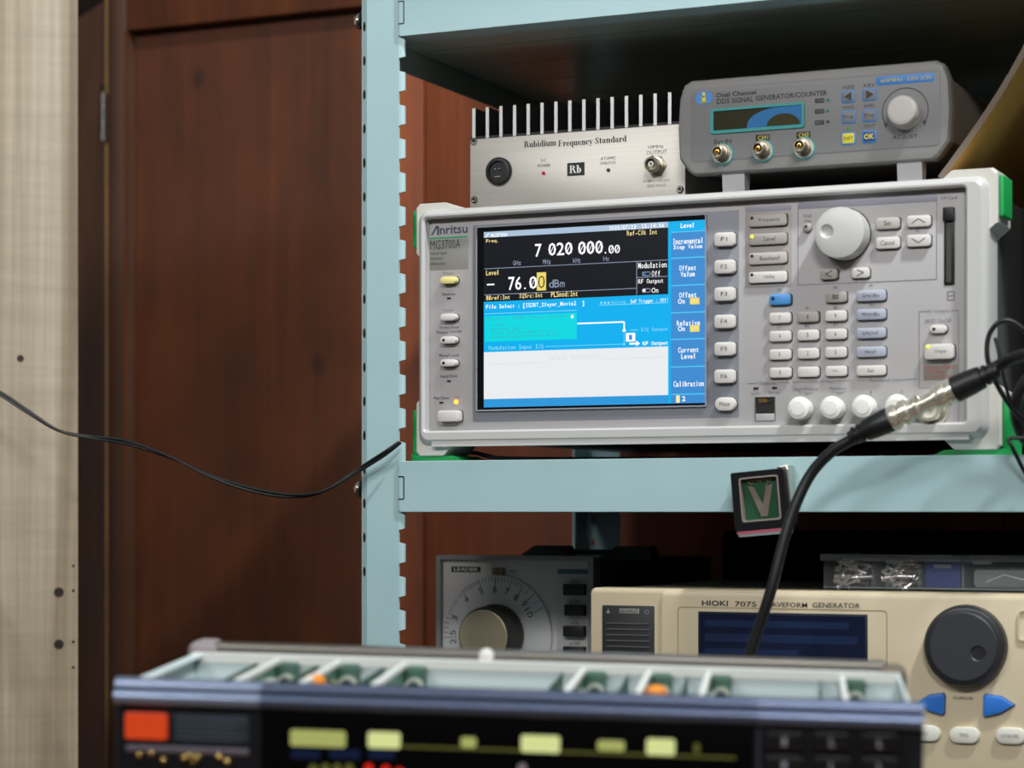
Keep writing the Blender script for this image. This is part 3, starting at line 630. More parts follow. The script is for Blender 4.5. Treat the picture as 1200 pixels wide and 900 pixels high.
st('Modulation Input I/Q', 308, 581, 523, 602, 'pale', 0); sl(530, 585, 832, 579, 'pale', .0003)
st('Default Information', 545, 614, 745, 637, 'faint', 0); sl(305, 658, 540, 648, 'faint', .0003); sl(750, 636, 1000, 628, 'faint', .0003)
st('Level', 1058, 104, 1113, 123, 'text', .02)
for s, a, t, b, u in (('Incremental', 1027, 163, 1147, 186), ('Step Value', 1030, 188, 1144, 210), ('Offset', 1052, 269, 1120, 290), ('Value', 1058, 293, 1115, 314), ('Offset', 1052, 374, 1122, 396), ('On', 1048, 400, 1075, 420), ('Relative', 1043, 484, 1135, 505), ('On', 1048, 507, 1075, 527), ('Current', 1048, 589, 1130, 610), ('Level', 1060, 614, 1118, 635), ('Calibration', 1030, 721, 1150, 743), ('2', 1064, 781, 1077, 800)):
    st(s, a, t, b, u, 'text', .016)
for y in (396, 503): sr(1095, y, 1132, y+26, 'yellow'); st('Off', 1099, y+5, 1128, y+21, 'warm', 0)
sr(1041, 778, 1055, 806, 'warm')
mb.build('display_content', scr)

# ================================================================ RUBIDIUM FREQUENCY STANDARD
def didone(mb, s, x0, x1, z0, z1, y, m, T=.19):
    """a small fat-face serif alphabet drawn from stems, hairlines and bowls"""
    h = .05; xh = .66; G = {}
    def rc(a, b, c_, d): return ('p', [(a, b), (c_, b), (c_, d), (a, d)])
    def stem(x, b, t, sb=1, stp=1, l=.09): 
        o = [rc(x, b, x+T, t)]
        if sb: o.append(rc(x-l, b, x+T+l, b+h))
        if stp == 1: o.append(rc(x-l, t-h, x+T+l, t))
        if stp == 2: o.append(('p', [(x-l, t-h*1.6), (x, t-h*1.6), (x+T, t), (x, t), (x-l, t-h*.6)]))
        return o
    def bowl(cx, cz, rx, rz, a0=0, a1=360): return [('b', cx, cz, rx, rz, max(rx-T, .02), rz-h, a0, a1)]
    G['R'] = (.86, stem(.1, 0, 1)+bowl(.36, .76, .32, .24, -90, 90)+[rc(.29, .95, .38, 1), rc(.29, .52, .38, .57), ('p', [(.40, .54), (.60, .54), (.80, .05), (.88, .05), (.88, 0), (.62, 0)])])
    G['u'] = (.70, stem(.08, .05, xh, 0, 2)+stem(.44, 0, xh, 1, 2, .08)+bowl(.31, .14, .13, .14, 180, 360))
    G['b'] = (.66, stem(.08, 0, 1, 0, 2)+bowl(.33, .33, .28, .335, -125, 125))
    G['d'] = (.68, stem(.42, 0, 1, 1, 2, .08)+bowl(.33, .33, .28, .335, 55, 305))
    G['i'] = (.38, stem(.1, 0, xh, 1, 2)+[('b', .19, .85, .11, .11, 0, 0, 0, 360)])
    G['m'] = (1.06, stem(.1, 0, xh, 1, 2)+stem(.43, 0, .5, 1, 0, .06)+stem(.77, 0, .5, 1, 0, .07)+bowl(.46, .5, .16, .16, 0, 180)+bowl(.80, .5, .16, .16, 0, 180))
    G['n'] = (.72, stem(.1, 0, xh, 1, 2)+stem(.45, 0, .5, 1, 0)+bowl(.46, .5, .18, .16, 0, 180))
    G['r'] = (.52, stem(.1, 0, xh, 1, 2)+bowl(.40, .5, .13, .16, 60, 180)+[('b', .42, .56, .09, .09, 0, 0, 0, 360)])
    G['e'] = (.60, bowl(.32, .33, .28, .335, 20, 330)+[rc(.14, .33, .58, .38)])
    G['q'] = (.68, [rc(.42, -.28, .42+T, xh), rc(.34, -.28, .69, -.23)]+bowl(.33, .33, .28, .335, 55, 305))
    G['c'] = (.56, bowl(.32, .33, .28, .335, 45, 320)+[('b', .47, .52, .08, .08, 0, 0, 0, 360)])
    G['y'] = (.66, [('p', [(.04, .62), (.24, .62), (.44, .1), (.34, 0)]), ('p', [(.36, .08), (.56, .62), (.50, .62), (.26, -.2), (.32, -.2)]), rc(.0, .61, .30, xh), rc(.42, .61, .66, xh), ('b', .22, -.2, .09, .09, 0, 0, 0, 360)])
    G['F'] = (.76, stem(.1, 0, 1)+[rc(.2, .95, .68, 1), rc(.63, .72, .68, 1), rc(.28, .49, .52, .54), rc(.48, .38, .53, .65)])
    G['S'] = (.64, [('b', .31, .76, .24, .24, .10, .19, 20, 255), ('b', .31, .26, .26, .26, .10, .21, -165, 95), ('p', [(.10, .70), (.22, .78), (.56, .32), (.44, .20)]), rc(.53, .7, .57, 1), rc(.04, 0, .08, .3)])
    G['t'] = (.46, [rc(.12, .08, .12+T, .86), rc(.0, .61, .44, xh)]+bowl(.27, .11, .15, .12, 180, 340))
    G['a'] = (.62, [rc(.34, .06, .34+T, .48), rc(.34, 0, .62, .05), ('b', .30, .48, .22, .18, .06, .13, 0, 170), ('b', .14, .50, .08, .08, 0, 0, 0, 360)]+bowl(.27, .19, .24, .19, 70, 300))
    G[' '] = (.42, [])
    wd = sum(G[c_][0] for c_ in s); k = (x1-x0)/wd; kz = z1-z0; x = x0
    for c_ in s:
        for q in G[c_][1]:
            if q[0] == 'p': mb.add([(x+a*k, y, z0+b*kz) for a, b in q[1]], [tuple(range(len(q[1])))], m)
            else:
                _, cx, cz, rx, rz, ix, iz, a0, a1 = q; n = 14; vs = []
                for i in range(n+1):
                    t = rad(a0+(a1-a0)*i/n); vs += [(x+(cx+rx*math.cos(t))*k, y, z0+(cz+rz*math.sin(t))*kz), (x+(cx+ix*math.cos(t))*k, y, z0+(cz+iz*math.sin(t))*kz)]
                mb.add(vs, [(2*i, 2*i+2, 2*i+3, 2*i+1) for i in range(n)], m)
        x += G[c_][0]*k
YRB = 1.50; ZG = CAMZ+.217
RB = Thing('frequency_standard', 'small brushed aluminium box with black fins on top and the lettering Rubidium Frequency Standard', 'frequency standard', (-.62, YRB, ZG))
P, R = RB.P, RB.R
x0, x1, z1 = P(551, 200).x, P(803, 200).x, CAMZ+.2745-ZG; z0 = 0.002
mb = MB(); mb.rbox(x0, x1, z0, z1, 0, .0025, ALU, r=.0006, ch=.0003, n=2)
c = -.0001; c3 = lambda x, y: (540+x/4.286, 60+y/4.286)
def rt_(s, a, t, b, u, m=INK, bold=0): q = R(*c3(a, t), *c3(b, u), c-.0001); mb.text(s, *q, c-.0001, m, bold)
INKB = mat('black print', '19191A', .5)
# lettering follows the panel: split in words so each keeps its height
for s, a, b, t, u in (('Rubidium', 318, 480, 447, 479), ('Frequency', 490, 664, 441, 473), ('Standard', 674, 833, 428, 459)):
    q = R(*c3(a, t), *c3(b, u), c); didone(mb, s, q[0], q[1], q[2], q[3], c-.0001, INKB)
rt_('DC', 404, 541, 430, 556); rt_('POWER', 386, 566, 450, 582); rt_('ATOMIC', 702, 530, 780, 545); rt_('UNLOCK', 700, 553, 780, 568); rt_('10MHz', 942, 471, 1018, 488); rt_('OUTPUT', 932, 498, 1036, 516)
rt_('0.25Vrms (50', 918, 645, 1050, 660, INKL); rt_('SINE WAVE', 935, 667, 1030, 682, INKL)
q = R(*c3(535, 560), *c3(621, 625), c); mb.box(q[0], q[1], c-.0002, .001, q[2], q[3], INKB)
q = R(*c3(546, 573), *c3(608, 612), c); didone(mb, 'Rb', q[0], q[1], q[2], q[3], c-.0004, INKW, .21)
mb.build('front_panel', RB.o)
mb = MB(); mb.box(x0+.001, x1-.001, .0025, .15, z0+.001, z1-.001, ALUF); mb.box(x0, x1, .0005, .15, z1-.0006, z1+.002, ALUD); mb.build('case', RB.o)
zf = CAMZ+.2975-ZG; f0 = P(*c3(64, 350), 0).x; f1 = P(*c3(1048, 300), 0).x
for i in range(15):
    xx = f0+(f1-f0)*i/14; mb = MB(); mb.box(xx-.00125, xx+.00125, .0012, .148, z1+.001, zf, ALUD); mb.box(xx-.00125, xx+.00125, 0.0004, .0012, z1+.0004, zf, ALUF); mb.build('fin', RB.o)
xx = f1+(f1-f0)/14; mb = MB(); mb.box(xx-.00125, xx+.00125, .0012, .148, z1+.001, zf, ALUD); mb.box(xx-.00125, xx+.00125, 0.0004, .0012, z1+.0004, zf, ALUF); mb.build('fin', RB.o)
for x, y in ((68, 453), (70, 746), (1103, 695)):
    p = P(*c3(x, y), 0); mb = MB(); mb.lathe(p.x, p.z, [(.0026, 0), (.0027, -.001), (.0020, -.0018), (.0014, -.0018), (.0013, -.0008)], STEEL, 20); mb.lathe(p.x, p.z, [(.0012, -.001), (.0012, -.0014)], BLACK, 6); mb.build('screw', RB.o)
p = P(*c3(194, 604), 0); mb = MB(); mb.lathe(p.x, p.z, [(.0102, 0), (.0102, -.0022), (.0094, -.0030), (.0075, -.0032), (.0073, -.0012)], BLACK, 36); mb.lathe(p.x, p.z, [(.0072, -.0012), (.0072, -.0014)], RUB, 30)
for dx, dz in ((-.002, .0016), (.0012, .0016)): mb.lathe(p.x+dx, p.z+dz, [(.0006, -.001), (.0006, -.0028)], STEEL, 8)
mb.box(p.x-.003, p.x+.002, -.0024, -.001, p.z-.0045, p.z-.0036, STEEL); mb.build('power_socket', RB.o)
p = P(*c3(417, 613), 0); mb = MB(); mb.lathe(p.x, p.z, [(.0016, 0), (.0015, -.0006), (.0008, -.001)], mat('red lamp lens', 'B53A3A', .2), 14); mb.ring(p.x, p.z, .0018, .0015, -.0003, 0, INKW, n=16); mb.build('power_lamp', RB.o)
p = P(*c3(742, 598), 0); mb = MB(); mb.lathe(p.x, p.z, [(.0015, 0), (.0014, -.0006), (.0008, -.001)], DKSTEEL, 14); mb.build('status_lamp', RB.o)
def bnc(T, px, py, pl, name='connector', s=1.0, body=NICK):
    p = T.P(px, py, pl); mb = MB()
    mb.lathe(p.x, p.z, [(.0078*s, pl), (.0078*s, pl-.0018*s)], body, 6 if s == 1 else 28)
    mb.lathe(p.x, p.z, [(.0062*s, pl-.0015*s), (.0062*s, pl-.004*s), (.0050*s, pl-.0042*s), (.0050*s, pl-.0125*s), (.0044*s, pl-.0130*s), (.0038*s, pl-.0130*s), (.0036*s, pl-.006*s), (.0022*s, pl-.006*s)], body, 28)
    mb.lathe(p.x, p.z, [(.0020*s, pl-.006*s), (.0020*s, pl-.0122*s), (.0012*s, pl-.0123*s), (.0011*s, pl-.008*s)], WCAP if s == 1 else GOLD, 16)
    for t in (1, -1): mb.box(p.x-.0008*s, p.x+.0008*s, pl-.0105*s, pl-.0085*s, p.z+t*.0046*s, p.z+t*.0062*s, body) if t > 0 else mb.box(p.x-.0008*s, p.x+.0008*s, pl-.0105*s, pl-.0085*s, p.z-.0062*s, p.z-.0046*s, body)
    return mb.build(name, T.o)
bnc(RB, *c3(985, 578), 0, body=mat('aged nickel', 'A29B8B', .3, 1))

# ================================================================ DDS SIGNAL GENERATOR
YD = 1.475
DD = Thing('function_generator', 'small grey two-channel signal generator with teal-framed display standing on the large generator', 'signal generator', (-.44, YD, ZG))
P, R = DD.P, DD.R; c4 = lambda x, y: (780+x/3.333, 50+y/3.333)
DG = mat('cool grey case plastic', '7F7E7D', .5); DGP = mat('grey overlay', '7A7B7C', .5); DG2 = mat('darker case plastic', '6E6C68', .5)
xL, xR_ = P(*c4(45, 330), 0).x, P(*c4(1113, 220), 0).x; zB, zT = CAMZ+.2337-ZG, CAMZ+.2996-ZG; zm = (zB+zT)/2
def bulge(ins, y):
    a, b, lo, hi = xL+ins, xR_-ins, zB+ins, zT-ins; rx = .0075
    pts = [(a+rx*1.6, lo), (b-rx*1.6, lo), (b-rx*1.1, lo+.0025), (b-.0012, lo+.012), (b, zm), (b-.0012, hi-.012), (b-rx*.6, hi-.003), (b-rx*1.3, hi), (a+rx*1.3, hi), (a+rx*.6, hi-.003), (a+.0012, hi-.012), (a, zm), (a+.0012, lo+.012), (a+rx*1.1, lo+.0025)]
    return [(x, y, z) for x, z in pts]
mb = MB(); mb.loft([bulge(.0005, .016), bulge(0, .008), bulge(0, .003), bulge(.0012, .0006), bulge(.003, 0)], DG); mb.build('front_bezel', DD.o)
mb = MB(); mb.loft([bulge(.004, .19), bulge(.0035, .016)], DG2); mb.build('case', DD.o)
for a, b in ((846, 872), (1051, 1080)):
    mb = MB(); xa_, xb_ = P(a, 215, .004).x, P(b, 215, .004).x; mb.loft([[(xa_, .004, zB+.003), (xb_, .004, zB+.003), (xb_, .018, zB+.003), (xa_, .018, zB+.003)], [(xa_, .006, 0), (xb_, .006, 0), (xb_, .014, 0), (xa_, .014, 0)]], mat('pale grey foot', 'A9A9AC', .45)); mb.build('foot', DD.o)
for a in (xL+.03, xR_-.04): mb = MB(); mb.loft([[(a, .15, zB+.006), (a+.012, .15, zB+.006), (a+.012, .165, zB+.006), (a, .165, zB+.006)], [(a, .15, 0), (a+.012, .15, 0), (a+.012, .165, 0), (a, .165, 0)]], RUB); mb.build('foot', DD.o)
c = -.0004; mb = MB(); q0 = P(*c4(100, 330), 0).x; q1 = P(*c4(1072, 240), 0).x; mb.rbox(q0, q1, zB+.009, zT-.007, c, .001, DGP, r=.004, ch=.0002)
mb.frame(rr(q0-.0003, q1+.0003, zB+.0087, zT-.0067, .004), rr(q0, q1, zB+.009, zT-.007, .004), -.0001, .001, INKL)
def dt(s, a, t, b, u, m=INK, bold=0, dy=.0002): q = R(*c4(a, t), *c4(b, u), c-dy); mb.text(s, *q, c-dy, m, bold)
def drr(a, t, b, u, m, r=.001, dy=.0001): q = R(*c4(a, t), *c4(b, u), c-dy); mb.rbox(*q, c-dy, c+.0003, m, r=r, ch=.00003)
DBL = mat('blue overlay print', '3B82CC', .45); DDK = mat('near black print', '262628', .5); DTE = mat('teal window frame', '1C8F8C', .4); DYE = mat('yellow overlay print', 'D9CC2E', .5); DNV = mat('navy overlay print', '24477C', .45)
p = P(*c4(150, 216), c); mb.M = Matrix.Translation((p.x, 0, p.z)) @ Matrix.Diagonal((1, 1, .74, 1)); mb.ring(0, 0, .0064, 0.0001, c-.0002, c, DBL); mb.M = Matrix()
mb.lathe(p.x, p.z+.0026, [(.0011, c-.0003), (.0013, c-.0005)], DYE, 12); mb.box(p.x-.0012, p.x+.0014, c-.0005, c-.0003, p.z-.0034, p.z+.0010, DYE); mb.box(p.x-.0022, p.x+.0022, c-.0005, c-.0003, p.z-.0036, p.z-.0028, DYE); mb.box(p.x-.0022, p.x, c-.0005, c-.0003, p.z+.0002, p.z+.0010, DYE)
dt('Dual Channel', 200, 190, 354, 208, DDK, .02)
for s, a, b, t in (('DDS', 200, 250, 216), ('SIGNAL', 258, 342, 211), ('GENERATOR/COUNTER', 352, 632, 194)): dt(s, a, t+2, b, t+22, DDK, .02)
for y in (226, 268, 312): drr(583, y-9, 620, y+9, DDK, .0006)
for y, s in ((226, 'CH1'), (268, 'CH2'), (312, 'EXT')): dt(s, 588, y-5, 615, y+5, DG, 0, .0004)
for s, a, t, b, u in (('Ext.IN', 190, 377, 257, 395), ): dt(s, a, t, b, u, DDK, .01)
drr(352, 358, 407, 384, DDK, .0008); dt('CH1', 360, 363, 400, 379, DYE, 0, .0004); drr(511, 347, 566, 373, DDK, .0008); dt('CH2', 519, 352, 559, 368, DYE, 0, .0004)
drr(822, 125, 1050, 160, DBL, .0015); dt('60MHz', 840, 139, 925, 153, DYE, .0, .0004); dt('DDS 2CH', 945, 131, 1035, 145, DYE, .0, .0004)
for s, x, y in (('HZ/S', 714, 173), ('KEY', 796, 166), ('WAVE', 714, 252), ('AMPL', 796, 246), ('OUT', 796, 325)): dt(s, x-22, y-6, x+22, y+6, DDK)
dt('ADJUST', 886, 360, 985, 379, DDK, .012)
p = P(*c4(936, 268), c); mb.ring(p.x, p.z, .0158, .0152, c-.0002, c, DDK, -32, 212, 40)
for s in (-1, 1): xx = p.x+s*.0131; mb.add([(xx-.0014, c-.0003, p.z-.0073), (xx+.0014, c-.0003, p.z-.0073), (xx, c-.0003, p.z-.0105)], [(0, 1, 2)], DDK)
mb.build('front_panel', DD.o)
mb = MB(); q = R(*c4(177, 246), *c4(543, 345), c); mb.frame(rr(*q, .002), rr(q[0]+.0022, q[1]-.0018, q[2]+.0022, q[3]-.0018, .0008), c-.0012, c+.0002, DTE)
# olive LCD glass; a glowing blue arc paints a reflection around a lens-shaped olive gap
lm = mat('display glass', '33331F', .08, coat=.5); n_ = lm.node_tree; b_ = n_.nodes['Principled BSDF']
mb.box(q[0]+.002, q[1]-.0016, c-.0002, c+.0002, q[2]+.002, q[3]-.0016, lm)
LCD_REFL = glow('blue painted reflection', '4A90D0', .5); LCD_REFL.node_tree.nodes['Principled BSDF'].inputs['Roughness'].default_value = .1; OL = mat('olive gap in reflection', '3A3A1C', .15)
cxx, czz = P(*c4(455, 312), c).x, P(*c4(455, 325), c).z; lo_, hi_ = q[2]+.0024, q[3]-.002
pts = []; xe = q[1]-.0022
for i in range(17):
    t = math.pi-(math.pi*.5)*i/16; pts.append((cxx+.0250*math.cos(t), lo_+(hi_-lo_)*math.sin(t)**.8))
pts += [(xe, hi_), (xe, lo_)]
mb.add([(x, c-.0004, z) for x, z in pts], [tuple(range(len(pts)))], LCD_REFL)
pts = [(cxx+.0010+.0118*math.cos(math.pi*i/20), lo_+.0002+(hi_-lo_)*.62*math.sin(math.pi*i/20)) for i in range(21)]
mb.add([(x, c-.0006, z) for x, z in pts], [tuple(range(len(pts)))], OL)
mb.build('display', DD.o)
for x, y in ((216, 432), (374, 419), (535, 408)):
    p_ = P(*c4(x+6, y+4), c); mb = MB(); mb.ring(p_.x, p_.z, .0078, .0068, c-.0003, c, DTE); mb.lathe(p_.x, p_.z, [(.0068, c), (.0068, c-.0010)], INKW, 30); mb.build('washer', DD.o)
    bnc(DD, *c4(x+4, y+2), c-.001, s=.84, body=mat('dull nickel', '9C9284', .35, .9))
for i, (x, y) in enumerate(((714, 211), (796, 203), (714, 291), (796, 285), (714, 374), (795, 367))):
    q = R(*c4(x-28, y-25), *c4(x+28, y+24), c-.0006); mb = MB(); mb.rbox(*q, c-.0006, c+.0002, DBL, r=.0014, ch=.0003)
    fill = (DGP, DGP, DGP, DGP, DYE, DNV)[i]; mb.rbox(q[0]+.0009, q[1]-.0009, q[2]+.0009, q[3]-.0009, c-.0008, c-.0004, fill, r=.001, ch=.00005)
    cx, cz = (q[0]+q[1])/2, (q[2]+q[3])/2; y_ = c-.0010
    if i < 2:
        s = -1 if i == 0 else 1; mb.add([(cx-s*.0022, y_, cz-.0030), (cx+s*.0030, y_, cz), (cx-s*.0022, y_, cz+.0030)], [(0, 1, 2)], DDK)
    else:
        t = (None, None, 'Prog', 'Prog', 'SHIFT', 'OK')[i]; k = (0, 0, .0034, .0034, .0034, .0034)[i]; mb.text(t, cx-k, cx+k, cz-.0012-(i == 5)*.0006, cz+.0012+(i == 5)*.0006, y_, (0, 0, DDK, DDK, INK, DYE)[i], .02 if i == 5 else 0)
    mb.build('key', DD.o)
LT = glow('teal lamp', '1E8E96', .35)
for x, y in ((634, 224), (632, 267), (634, 309)): p = P(*c4(x, y), c); mb = MB(); mb.lathe(p.x, p.z, [(.0011, c), (.0010, c-.0006)], LT if y < 300 else DDK, 12); mb.build('channel_lamp', DD.o)
p = P(*c4(713, 336), c); mb = MB(); mb.lathe(p.x, p.z, [(.0011, c), (.0010, c-.0006)], mat('green lamp lens', '2F9A3A', .3), 12); mb.build('shift_lamp', DD.o)
p = P(*c4(938, 275), c); mb = MB(); h = .012
mb.lathe(p.x, p.z, [(.0112, c), (.0112, c-.002), (.0106, c-.0025), (.0102, c-h+.0016), (.0094, c-h+.0002), (.0088, c-h), (.0070, c-h-.0001)], mat('light grey knob plastic', 'A4A09C', .4), 44); mb.build('adjust_knob', DD.o)

# ================================================================ CARDBOARD SHEET LEANING AT THE RIGHT
pa = W(1095, 205, YD+.0); pb = W(1215, -12, YD+.0)
ang = math.atan2(pb.z-ZG, pb.x-pa.x); Lc = (Vector((pb.x, 0, pb.z))-Vector((pa.x, 0, ZG))).length+.05
CB = mat('kraft cardboard', 'E6B15C', .6, noise=.12, nscale=9); CBE = mat('cardboard edge', '6E6256', .8)
cb = Thing('cardboard_sheet', 'brown kraft cardboard sheet leaning at the right above the green corner', 'cardboard', Matrix.Translation((pa.x+.004, YD, ZG+.0042)) @ Matrix.Rotation(math.pi/2-ang, 4, 'Y'))
mb = MB(); R_s = []; n = 14
for i in range(n+1):
    z = Lc*i/n; bow = .010*math.sin(math.pi*min(1, i/n)); R_s.append((bow, z))
for y0_, y1_, m in ((0, .30, CB),):
    A = [(-.002+b, z) for b, z in R_s]+[(.002+b, z) for b, z in reversed(R_s)]
    vs = []; k = len(A)
    for y in (y1_, y0_): vs += [(x, y, z) for x, z in A]
    nn = n+1
    fs = []
    for j in range(k): l = (j+1) % k; fs.append((j, l, k+l, k+j))
    mb.add(vs, fs, CB)
    for s in (0, k):
        for i in range(n): mb.add([vs[s+i], vs[s+i+1], vs[s+k-2-i], vs[s+k-1-i]], [(0, 1, 2, 3)], CBE)
mb.build('sheet', cb.o)

# ================================================================ AUDIO GENERATOR WITH THE ROUND DIAL (lower shelf)
YL = 1.60
LE = Thing('audio_generator', 'silver-grey audio generator with a large round numbered dial on the lower shelf', 'audio generator', (-.73, YL, ZL))
P, R = LE.P, LE.R; c6 = lambda x, y: (500+x/3.333, 600+y/3.333)
x0, x1, z1 = P(513.5, 700).x, P(697.5, 700).x, P(600, 651).z; z0 = .008
LF = mat('light silver panel', 'B9B5B3', .42); LFR = mat('silver frame', '8F8F8D', .35, .6)
mb = MB(); mb.frame(rr(x0, x1, z0, z1, .002), rr(x0+.004, x1-.0045, z0+.004, z1-.0035, .001), -.004, .01, LFR); mb.build('front_frame', LE.o)
mb = MB(); mb.rbox(x0+.0038, x1-.0043, z0+.0038, z1-.0033, 0, .004, LF, r=.001, ch=.0002); c = -.0001
def lt(s, a, t, b, u, m=INKB, bold=0, dy=.0002): q = R(*c6(a, t), *c6(b, u), c-dy); mb.text(s, *q, c-dy, m, bold)
def lr(a, t, b, u, m, dy=.0001, r=.0004): q = R(*c6(a, t), *c6(b, u), c-dy); mb.rbox(*q, c-dy, .001, m, r=r, ch=.00003)
lr(96, 213, 210, 235, INKB); lt('LEADER', 107, 218, 200, 230, INKW, 0, .0004); lt('Hz', 325, 224, 348, 237)
lr(508, 222, 637, 560, mat('panel tint', 'A9A8A8', .45)); lr(510, 223, 638, 243, mat('teal label', '4C6C73', .5), .0002); lt('FREQ. RANGE', 519, 228, 632, 239, INKB, 0, .0004)
for s, a, b, y in (('x10', 564, 596, 270), ('x100', 558, 601, 350), ('x1k', 562, 592, 432), ('x10k', 558, 600, 513)): lt(s, a, y-7, b, y+7)
mb.build('front_panel', LE.o)
mb = MB(); mb.rbox(x0+.003, x1-.003, z0+.002, z1-.004, .005, .275, mat('black textured sheet', '17181A', .6), r=.002); mb.build('case', LE.o)
for a in (x0+.01, x1-.02):
    for y in (.01, .25): mb = MB(); mb.rbox(a, a+.012, 0, z0+.004, y, y+.012, RUB, r=.001); mb.build('foot', LE.o)
for x in (179, 557): p = P(*c6(x, 172), 0); mb = MB(); mb.M = Matrix.Translation((p.x, .004, z1-.0004)) @ Matrix.Rotation(rad(90), 4, 'X'); mb.lathe(0, 0, [(.0016, .0), (.0016, -.0008), (.0006, -.0013)], STEEL, 12); mb.build('screw', LE.o)
pc = P(*c6(277, 479), 0); DR = .0470*1.0
DI = brushed('spun aluminium dial', 'C6C7C7', .4, .25, (40, 2, 40), .1)
mb = MB(); mb.lathe(pc.x, pc.z, [(DR*.99, .0), (DR, -.0012), (DR-.0005, -.0020), (DR-.003, -.0022)], DI, 72)
def tick(a, r0, r1, wd=.00045):
    t = rad(a); d = Vector((math.cos(t), 0, math.sin(t))); nn = Vector((-d.z, 0, d.x))*wd/2; o = Vector((pc.x, -.0024, pc.z)); mb.add([o+d*r0-nn, o+d*r0+nn, o+d*r1+nn, o+d*r1-nn], [(0, 1, 2, 3)], INKB)
nums = [('2.5', 181, 189), ('3', 160, 166), ('4', 132, 127), ('5', 108, 106), ('6', 91, 89), ('7', 76, 73), ('8', 61.5, 58), ('9', 48.5, 47), ('10', 37, 36)]
vals = [2.5, 3, 4, 5, 6, 7, 8, 9, 10]; angs = [183, 163, 129, 107, 90, 75, 61, 48.5, 37]
ra = .0345
for (s, _, _), (zx, zy) in zip(nums, ((108, 488), (115, 415), (160, 342), (217, 307), (271, 302), (318, 310), (354, 333), (385, 358), (405, 393))):
    p = P(*c6(zx, zy), 0); a = math.atan2(p.z-pc.z, p.x-pc.x); hh = .0026; wq = .0016*len(s)+(.0006 if len(s) > 1 else 0)
    sv = mb.M; mb.M = Matrix.Translation((p.x, 0, p.z)) @ Matrix.Rotation(-(a-math.pi/2), 4, 'Y'); mb.text(s, -wq, wq, -hh, hh, -.0025, INKB); mb.M = sv
ang_of = []
for zx, zy in ((70, 490), (92, 395), (140, 305), (210, 270), (273, 262), (334, 275), (375, 300), (418, 325), (455, 390)):
    p = P(*c6(zx, zy), 0); ang_of.append(math.degrees(math.atan2(p.z-pc.z, p.x-pc.x)) % 360)
ang_of[-1] = 29
for i in range(len(ang_of)-1):
    k = (5, 10, 10, 5, 5, 5, 2, 2)[i] if i else 5
    for j in range(k):
        a = ang_of[i]+(ang_of[i+1]-ang_of[i])*j/k; tick(a, DR-(.0105 if j == 0 else .0062 if (j*2 == k) else .0050), DR-.0012)
tick(ang_of[-1], DR-.0105, DR-.0012)
dial = mb.build('dial', LE.o)
mb = MB(); kr = .0235
mb.lathe(pc.x, pc.z, [(kr*1.03, -.002), (kr*1.03, -.006), (kr, -.007), (kr*.96, -.024), (kr*.90, -.0262)], mat('dark fluted grip', '3A3835', .45), 96, flute=.04)
mb.lathe(pc.x, pc.z, [(kr*.88, -.024), (kr*.87, -.0268), (kr*.83, -.0272), (kr*.80, -.0270)], mat('champagne metal cap', '9A9079', .5, .35), 60); mb.build('dial_knob', dial)
q = R(*c6(256, 218), *c6(300, 244), -.003); mb = MB(); mb.rbox(*q, -.0035, 0, mat('brown lens cursor', '7A6553', .3), r=.0006); mb.box((q[0]+q[1])/2-.0003, (q[0]+q[1])/2+.0003, -.0037, -.003, q[2], q[3], INKB); mb.build('dial_pointer', LE.o)
for a, t, b, u in ((531, 282, 613, 326), (536, 363, 613, 406), (531, 445, 613, 488), (531, 526, 613, 568)): key(LE, 'push_button', *c6(a, t), *c6(b, u), BLACK, h=.006, r=.0008, pl=0, gap=False)
# carrying handle lying on its lid
HT = CAMZ+.0  # height reference
mb = MB(); hz0 = z1-.004
for px, Yh in ((638, 1.655), (735, 1.655)):
    p = W(px, 643, Yh); xx = p.x-LE.o.matrix_world.translation.x; yy = Yh-YL
    mb.loft([[(xx-.020, yy, hz0), (xx+.020, yy, hz0), (xx+.020, yy+.018, hz0), (xx-.020, yy+.018, hz0)], [(xx-.020, yy, hz0+.004), (xx+.020, yy, hz0+.004), (xx+.020, yy+.018, hz0+.004), (xx-.020, yy+.018, hz0+.004)], [(xx-.010, yy+.002, hz0+.011), (xx+.018, yy+.002, hz0+.011), (xx+.018, yy+.016, hz0+.011), (xx-.010, yy+.016, hz0+.011)]], RUB)
mb.box(W(640, 643, 1.66).x+.73, W(735, 643, 1.66).x+.73, .062, .072, hz0+.004, hz0+.008, BLACK)
mb.build('carry_handle', LE.o)

# ================================================================ BEIGE WAVEFORM GENERATOR
YH = 1.45
HI = Thing('waveform_generator', 'beige waveform generator with a black jog dial and blue arrow keys on the lower shelf', 'waveform generator', (-.33, YH, ZL))
P, R = HI.P, HI.R; c7 = lambda x, y: (840+x/3.333, 600+y/3.333)
x0, z1 = P(691.5, 700).x, CAMZ-.0525-ZL; x1 = x0+.335; z0 = .010
mb = MB(); mb.rbox(x0, x1, z0, z1, 0, .022, BEIGE, r=.004, ch=.002, n=4)
q = P(776, 697, 0); mb.rbox(q.x, x1-.004, z0+.006, P(1000, 695.8, 0).z, -.0022, .003, BEIGE2, r=.004, ch=.0012)
q = R(794, 713, 1040, 822, -.0022); mb.frame(rr(*q, .003), rr(q[0]+.0006, q[1]-.0006, q[2]+.0006, q[3]-.0006, .0026), -.0024, -.002, mat('beige shadow line', '9C8968', .6))
c = -.0024
def ht(s, a, t, b, u, m=INK, bold=0, pxs=None): q = R(a, t, b, u, c-.0002); mb.text(s, *q, c-.0002, m, bold)
ht('HIOKI', 822.5, 703.6, 853, 710, INK, .025); ht('7075', 861, 704.8, 886.5, 711, INK, .01); ht('WAVEFORM', 894, 705.8, 946, 711.6, INK, .008); ht('GENERATOR', 952, 706.5, 1008, 712.5, INK, .008)
